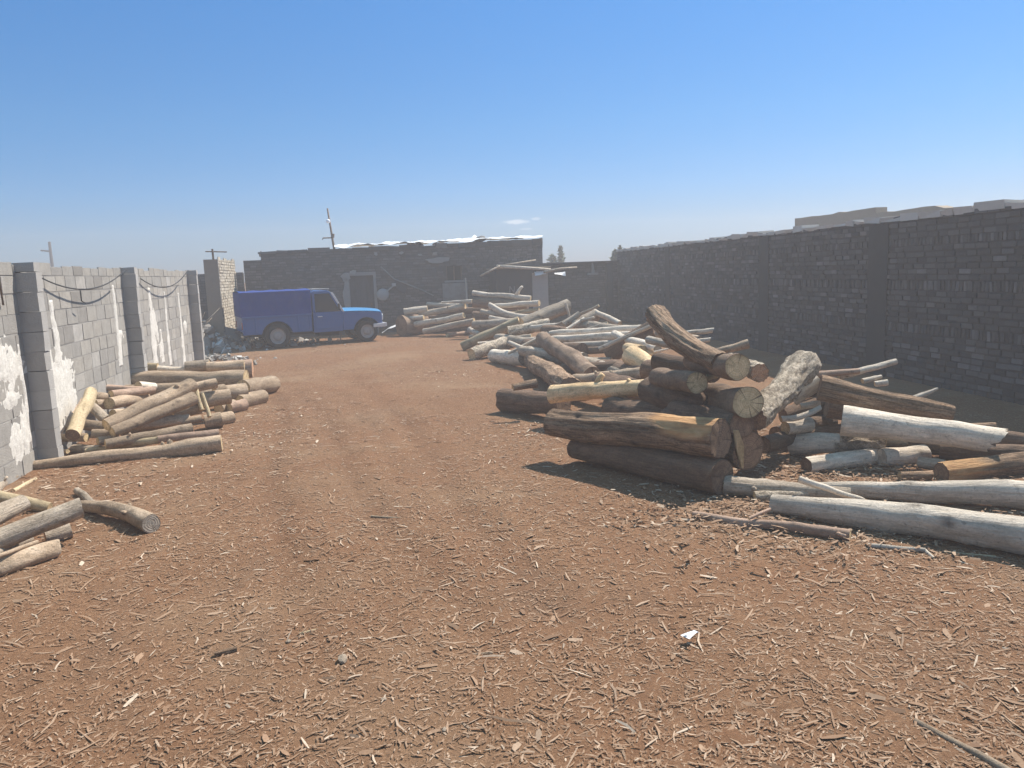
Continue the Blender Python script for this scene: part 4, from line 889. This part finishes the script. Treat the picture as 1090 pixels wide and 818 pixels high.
log('small sawn end between orange chunk and leaning log','peeled',(699,380,10,420),(684,375,10,412),GM,cut=('cut','cut'))
log('white splinter lying right above the small sawn ends','white',(696,375,2.5,421),(712,371.5,2,421),GM,'stick','stick')
log('short pink grey log tip at the end of the thick brown log','white',(630,399,5.5,422),(646,398,5,420),GM)
log('short peeled block on the heap just behind the peeled log','peeled',(661,404,8,430),(679,404,9,432),GM,cut=('cut_orange','cut_orange'))
log('pinkish grey bark slab behind the peeled log','grey',(668,401,5.5,428),(698,406,8,436),GM)
log('small round log end left of the peeled block','tan',(655,400,7,428),(662,398,6,424),GM)
log('long yellow peeled log with a side stub on the heap front','peeled',(588,420,20,452),(731,412,16,470),GM,cut=('cut_brown','cut'),bend=.015,stubs=((.36,-20,.10,.042),(.62,10,.02,.025)),knots=5,rough=1.8)
log('huge brown furrowed log, uppermost of the two at the yard edge','brown',(589,450,29,489),(767,468,42,527),GM,cut=('cut_brown','cut_brown'),peel=(.86,.17,2.2),knots=2,rough=.8)
log('huge shaded brown log on the ground under the furrowed one','umber_shade',(612,477,24,492),(769,508,40,528),GM,cut=('cut_brown','cut_brown'),knots=2)
log('log butt in shade with an orange lit sliver on its end','umber_shade',(797,481,42,516),(712,450,34,488),GM,cut=('cut_brown','cut_brown'))
SL=spot(789,478,9,518)[0]
log('thick log showing the largest round pale sawn end','dark',(796,428,35,519),(745,424,27,484),GM,cut=('cut','cut'))
log('thick log showing the topmost round pale sawn end','dark',(785,391,29,517),(738,383,23,486),GM,cut=('cut','cut'))
log('log with the small round orange sawn end left of the others','dark',(742,408,24,506),(700,402,20,474),GM,cut=('cut','cut'))
log('pale stub sticking out beside the small orange sawn end','yellow',(752,402,7,500),(764,400,5,500),GM)
log('tall crooked brown log leaning up to a forked tip','brown',(697,335,22,474),(768,386,23,508),GM,bend=-.05,rough=1.2,cut=('cut','cut_brown'),knots=3)
log('second prong of the forked tip on the tall crooked log','brown',(704,329,8,474),(716,352,9,482),GM,cut=('cut','cut'),name='branch',cat='branch')
log('white broken branch behind the tall crooked log, upper one','white',(729,355,5,440),(758,352,5.5,440),GM,'branch','branch',torn=(0,.8))
log('white broken branch behind the tall crooked log, lower one','white',(742,364,6,442),(755,362,5,442),GM,'branch','branch',torn=(0,.6))
log('tan branch pointing up right behind the topmost sawn end','tan',(760,375,6,446),(797,366,10,446),GM,cut=('cut','cut_grey'))
log('log with a splintered pinkish end beside the flaky log','flaky',(808,397,20,508),(776,384,16,480),GM,cut=('cut_orange','cut'),torn=(.3,0))
log('big white flaky barked log leaning up right, knobby top','flaky',(856,389,30,484),(803,446,26,515),GM,swell=(.05,.22,.12),rough=1.1,knots=2,cut=('cut','cut_brown'))
PK='grey weathered log packed inside the middle heap'
for k_,e1,e2 in (('grey',(556,374,11,391),(622,381,11,405)),('white',(600,369,8,393),(668,366,8,399)),('grey',(586,380,12,397),(650,391,12,414)),('grey',(640,390,13,414),(672,402,13,424)),('white',(566,350,8,378),(612,346,8,380)),('grey',(610,345,10,380),(676,352,10,392)),('white',(654,356,8,396),(700,372,9,420)),('tan',(612,405,14,424),(690,398,14,440)),('grey',(530,360,9,376),(580,365,10,386)),('white',(690,362,9,440),(752,374,10,452)),('grey',(700,355,8,430),(745,362,8,440))):
    log(PK,k_,e1,e2,GM,cut=('cut_grey','cut_grey'))
DK='shaded brown log buried under the middle heap'
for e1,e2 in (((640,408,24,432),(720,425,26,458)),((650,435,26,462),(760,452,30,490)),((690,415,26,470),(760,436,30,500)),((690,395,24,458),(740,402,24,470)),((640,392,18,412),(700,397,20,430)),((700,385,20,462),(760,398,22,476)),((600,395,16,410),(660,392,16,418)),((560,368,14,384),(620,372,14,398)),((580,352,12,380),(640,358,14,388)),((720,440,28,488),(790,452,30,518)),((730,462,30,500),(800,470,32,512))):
    log(DK,'umber_shade',e1,e2,GM,cut=('cut_brown','cut_brown'))
# ---- towards the right wall
log('white log bit showing in the gap right of the flaky log, upper','white',(844,427,12,478),(874,406,15,478),GW)
log('small white log tip in the gap right of the flaky log','white',(852,433,7,480),(873,430,7,480),GW)
log('curved white branch in the gap right of the flaky log','white',(831,446,6.5,490),(873,434,6,486),GW,'branch','branch',bend=-.08)
log('short white log low in the gap right of the flaky log','white',(836,456,15,488),(862,452,16,484),GW)
log('white log with a round dark knot right of the flaky log','white',(842,473,25,None),(897,472,21,490),GW,knots=1)
log('mottled yellowish log continuing right from the knotted white one','flaky',(888,474,18,490),(940,473,17,492),GW,torn=(0,.4))
log('pale log with a dark sawn end pointing at the yard','white',(858,496,18,None),(940,484,18,None),GW,cut=('cut_brown','cut_brown'))
log('short white log with rounded end right of the pale sawn log','white',(938,488,20,None),(985,484,20,None),GW,cut=('white','white'))
log('big smooth white log with a torn right end near the wall','white',(896,447,30,493),(1046,467,23,502),GW,torn=(0,1.3),cut=('cut_grey','cut_grey'),knots=3,flare=(.05,.15))
log('dark furrowed log sloping down above the big torn white log','brown',(872,413,28,482),(1014,440,17,486),GW,cut=('cut_brown','cut_brown'),knots=2)
log('reddish straight branch above the dark furrowed log','red',(864,399,8,470),(914,395,6,466),GW,'branch','branch')
log('bright white branch pointing up right before the wall','white',(893,401,7,466),(954,385,6.5,462),GW,'branch','branch',knots=3)
log('short white broken branch just above the dark furrowed log','white',(918,406,6,468),(938,401,4,466),GW,'branch','branch',knots=2)
log('tiny white log tip right of the short broken branch','white',(931,409,6,468),(945,407,6.5,468),GW)
log('pointed white branch tip on the dark furrowed log far right','white',(972,425,7,476),(998,414,3,474),GW,'branch','branch')
log('grey brown log lump behind the torn end of the big white log','brown',(1024,457,12,478),(1060,457,15,480),GW)
log('dark barked log with a bright peeled orange front','brown',(1002,504,22,None),(1130,488,26,None),GW,cut=('cut_brown','cut_brown'),peel=(.0,.40,.3),knots=0)
log('long grey log starting at the huge shaded log','grey',(773,517,22,None),(905,527,15,None),GW,knots=3,torn=(.3,0))
log('long pale log running out of the picture at the right, rear of two','white',(872,520,14,None),(1150,530,34,None),GW,knots=5)
log('thin pale branch forking off over the long pale log','white',(850,510,8,545),(920,533,4.5,549),GW,'branch','branch')
log('short mottled log tucked before the long grey log','flaky',(803,529,12,None),(863,527,12,None),GW)
log('largest smooth white log along the front right, nearest the camera','white',(822,537,20,None),(1160,580,46,None),GW,knots=4,swell=(.38,.16,.25),cut=('white','white'))
log('thin pinkish log lying alone on the chips, front right','red',(738,548,8,None),(905,570,13,None),GW,knots=5,stubs=((.93,75,.10,.012),))
log('thin side twig rising from the lone pinkish log','red',(797,552,3.5,562),(820,542,3,556),GW,'stick','stick')
log('small pale stick below the largest smooth white log','white',(924,581,5,None),(985,586,5,None),GW,'stick','stick')
log('short bent tip of the small pale stick','white',(984,585.5,4,None),(994,594,3,None),GW,'stick','stick')
log('thin yellow twig on the chips at the front right','yellow',(1008,588,2.5,None),(1060,593,2.5,None),GW,'stick','stick')
log('brown bark slab among debris before the pale sawn log','brown',(960,507,10,None),(990,506,10,None),GW,'bark_slab','bark slab',torn=(.5,.5))
GD='shaded brown log in the gap between the flaky log and the wall'
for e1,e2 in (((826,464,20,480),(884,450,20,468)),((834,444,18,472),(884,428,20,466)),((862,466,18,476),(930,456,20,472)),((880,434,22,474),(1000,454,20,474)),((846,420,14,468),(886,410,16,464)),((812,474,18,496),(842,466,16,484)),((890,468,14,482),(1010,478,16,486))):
    log(GD,'umber_shade',e1,e2,GW,cut=('cut_brown','cut_brown'))
WD='added dark log filling in the shade along the foot of the right wall'
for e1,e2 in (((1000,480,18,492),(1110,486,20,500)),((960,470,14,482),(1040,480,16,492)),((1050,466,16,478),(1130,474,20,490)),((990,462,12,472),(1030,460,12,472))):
    log(WD,'umber_shade',e1,e2,GW,cut=('cut_brown','cut_brown'))  # dark logs added in place of shade on the ground here
for lab,e1,e2 in (('pale log half hidden below the big torn white log',(905,466,13,486),(965,470,13,488)),('grey log end peeping out behind the rounded white log',(978,492,12,500),(1006,496,13,504))):
    log(lab,'grey',e1,e2,GW)
# orange slab added as the sunlit sliver on the end of the shaded butt
q=spot(791,478,9,516)[0]; m=MB(); top=above(784,458,519.5); bot=above(790,499,519.5); wv_=RIGHT*.038; dv=FWD*.03
ring=[top-wv_*.8,top+wv_*.5,top.lerp(bot,.4)+wv_*1.3,bot+wv_*.4,bot-wv_*.2,top.lerp(bot,.5)-wv_*.7]
n=len(ring); m.add([p+Vector((0,0,0)) for p in ring]+[p+dv for p in ring],[tuple(range(n)),tuple(range(2*n-1,n-1,-1))]+[(i,(i+1)%n,n+(i+1)%n,n+i) for i in range(n)]); tag(m.build('sunlit_sliver',M['peeled'],bevel=.006),'orange slab added as the sunlit sliver on the shaded log butt','lit sliver')
# ---- loose pieces on the yard floor
log('long flat weathered wood slat at the lower right corner','tan',(974,768,7,None),(1082,826,9,None),None,'wood_slat','wood slat',knots=0)
log('curved bark strip near the bottom centre of the yard','tan',(478,697,4,None),(525,696,4,None),None,'bark_strip','bark strip',bend=.06,bdir='side')
log('dark curled bark piece lying left of the yard middle','brown',(228,697,6,None),(252,691,6,None),None,'bark_strip','bark strip')
log('thin pale stick on the chips left of centre','yellow',(318,675,3,None),(346,669,3,None),None,'stick','stick')
log('thin straight twig at the centre of the yard','tan',(395,550,3,None),(560,0,0,None) if 0 else (440,553,2.5,None),None,'stick','stick')
q=P(735,681,.02); m2=crumple(-.045,.045,-.022,.022,0,.035,12,14,8,0,.02); tag(m2.build('paper_scrap',M['plastic'],smooth=True,loc=(q.x,q.y,gz(q.x,q.y)+.02),rot=(0,0,.4)),'small crumpled white scrap on the chips, right of centre','scrap')
for px,py,s,lab in ((365,706,.034,'smooth pale stone on the chips, bottom centre left'),(409,749,.014,'small round pale stone near the bottom of the picture'),(473,779,.013,'tiny pale stone nearest the camera'),(307,684,.018,'pale stone beside the thin pale stick')):
    q=P(px,py); rock('stone',(q.x,q.y,gz(q.x,q.y)+s*.4),(s,s*.8,s*.6),px,M['mud'],lab,'stone')
# ---------------------------------------------------------------- light, sky, camera
EL,AZ=52.0,62.0        # sun height; bearing from the yard axis towards the right wall
d=Vector((math.sin(math.radians(AZ))*math.cos(math.radians(EL)),math.cos(math.radians(AZ))*math.cos(math.radians(EL)),math.sin(math.radians(EL))))
sl=bpy.data.lights.new('sun','SUN'); sl.energy=SUN_E; sl.angle=math.radians(.5); sl.color=(1,.92,.82)
so=bpy.data.objects.new('sun',sl); C.objects.link(so); so.rotation_euler=d.to_track_quat('Z','Y').to_euler(); so.location=(20,20,30)
w=bpy.data.worlds.new('World'); SC.world=w; w.use_nodes=True; nt=w.node_tree; nt.nodes.clear()
out=nt.nodes.new('ShaderNodeOutputWorld'); bg=nt.nodes.new('ShaderNodeBackground'); sky=nt.nodes.new('ShaderNodeTexSky'); sky.sky_type='NISHITA'
sky.sun_disc=False; sky.sun_elevation=math.radians(EL); sky.sun_rotation=math.radians(AZ); sky.altitude=1300; sky.air_density=SKY_AIR; sky.dust_density=SKY_DUST; sky.ozone_density=SKY_OZ
bg.inputs[1].default_value=SKY_S
# two faint wisps of cloud low over the house
tc=nt.nodes.new('ShaderNodeTexCoord'); fac=None
def N(ty,**k):
    x=nt.nodes.new(ty); [setattr(x,a,b) for a,b in k.items()]; return x
hs=N('ShaderNodeHueSaturation'); hs.inputs['Saturation'].default_value=SKY_SAT; nt.links.new(sky.outputs[0],hs.inputs['Color'])
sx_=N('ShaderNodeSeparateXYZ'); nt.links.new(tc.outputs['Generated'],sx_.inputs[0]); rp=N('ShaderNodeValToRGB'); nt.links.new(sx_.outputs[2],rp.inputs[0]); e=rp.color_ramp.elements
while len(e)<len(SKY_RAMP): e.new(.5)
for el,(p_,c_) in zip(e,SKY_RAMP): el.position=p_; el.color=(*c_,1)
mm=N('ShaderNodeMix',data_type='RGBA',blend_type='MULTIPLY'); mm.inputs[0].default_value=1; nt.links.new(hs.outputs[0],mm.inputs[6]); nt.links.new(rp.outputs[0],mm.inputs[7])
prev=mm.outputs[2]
for px,py,sx,sy,a in ((548,236.5,15,2.6,.55),(571,233,6,1.8,.35),(560,244,9,1.2,.3)):
    c=ray(px,py).normalized(); r_=Vector((FWD.y,-FWD.x,0)).normalized(); u_=r_.cross(c)
    if u_.z<0: u_=-u_
    def dotn(v):
        n=N('ShaderNodeVectorMath',operation='DOT_PRODUCT'); nt.links.new(tc.outputs['Generated'],n.inputs[0]); n.inputs[1].default_value=v; return n.outputs['Value']
    def mth(op,a_,b_):
        n=N('ShaderNodeMath',operation=op)
        for i,q in enumerate((a_,b_)):
            if hasattr(q,'is_output'): nt.links.new(q,n.inputs[i])
            else: n.inputs[i].default_value=q
        return n.outputs[0]
    x_=mth('DIVIDE',mth('SUBTRACT',dotn(r_),c.dot(r_)),sx/F); y_=mth('DIVIDE',mth('SUBTRACT',dotn(u_),c.dot(u_)),sy/F)
    nz=N('ShaderNodeTexNoise'); nz.inputs['Scale'].default_value=120; nt.links.new(tc.outputs['Generated'],nz.inputs[0])
    rr=mth('ADD',mth('SQRT',mth('ADD',mth('MULTIPLY',x_,x_),mth('MULTIPLY',y_,y_)),0),mth('MULTIPLY',mth('SUBTRACT',nz.outputs[0],.5),.9))
    mr=N('ShaderNodeMapRange',interpolation_type='SMOOTHSTEP'); nt.links.new(rr,mr.inputs[0]); mr.inputs[1].default_value=.4; mr.inputs[2].default_value=1.1; mr.inputs[3].default_value=a; mr.inputs[4].default_value=0
    mx=N('ShaderNodeMix',data_type='RGBA'); nt.links.new(mr.outputs[0],mx.inputs[0]); nt.links.new(prev,mx.inputs[6]); mx.inputs[7].default_value=(*CLOUD,1); prev=mx.outputs[2]
nt.links.new(prev,bg.inputs[0]); nt.links.new(bg.outputs[0],out.inputs[0])
# haze
if HAZE>0:
    m=MB(); m.box((-60,-12,-1.0),(60,75,6.6)); t_=bpy.data.materials.new('dusty_air'); t_.use_nodes=True; n=t_.node_tree; n.nodes.clear(); o_=n.nodes.new('ShaderNodeOutputMaterial'); v_=n.nodes.new('ShaderNodeVolumePrincipled')
    v_.inputs['Color'].default_value=(*HAZE_C,1); v_.inputs['Density'].default_value=HAZE; v_.inputs['Anisotropy'].default_value=HAZE_G; n.links.new(v_.outputs[0],o_.inputs['Volume'])
    tag(m.build('haze',t_),'thin dusty air over the yard','haze',kind='stuff')
cd=bpy.data.cameras.new('camera'); cd.sensor_fit='HORIZONTAL'; cd.sensor_width=36; cd.lens=36*F/1090; cd.clip_start=.05; cd.clip_end=5000
co=bpy.data.objects.new('camera',cd); C.objects.link(co); co.matrix_world=Matrix(((RIGHT.x,-DOWN.x,-FWD.x,0),(RIGHT.y,-DOWN.y,-FWD.y,0),(RIGHT.z,-DOWN.z,-FWD.z,H),(0,0,0,1))); SC.camera=co
SC.view_settings.view_transform='Standard'; SC.view_settings.look='None'; SC.view_settings.exposure=EXPO; SC.view_settings.gamma=1
SC.render.engine='CYCLES'; SC.cycles.use_denoising=True; SC.cycles.max_bounces=6; SC.cycles.volume_bounces=1
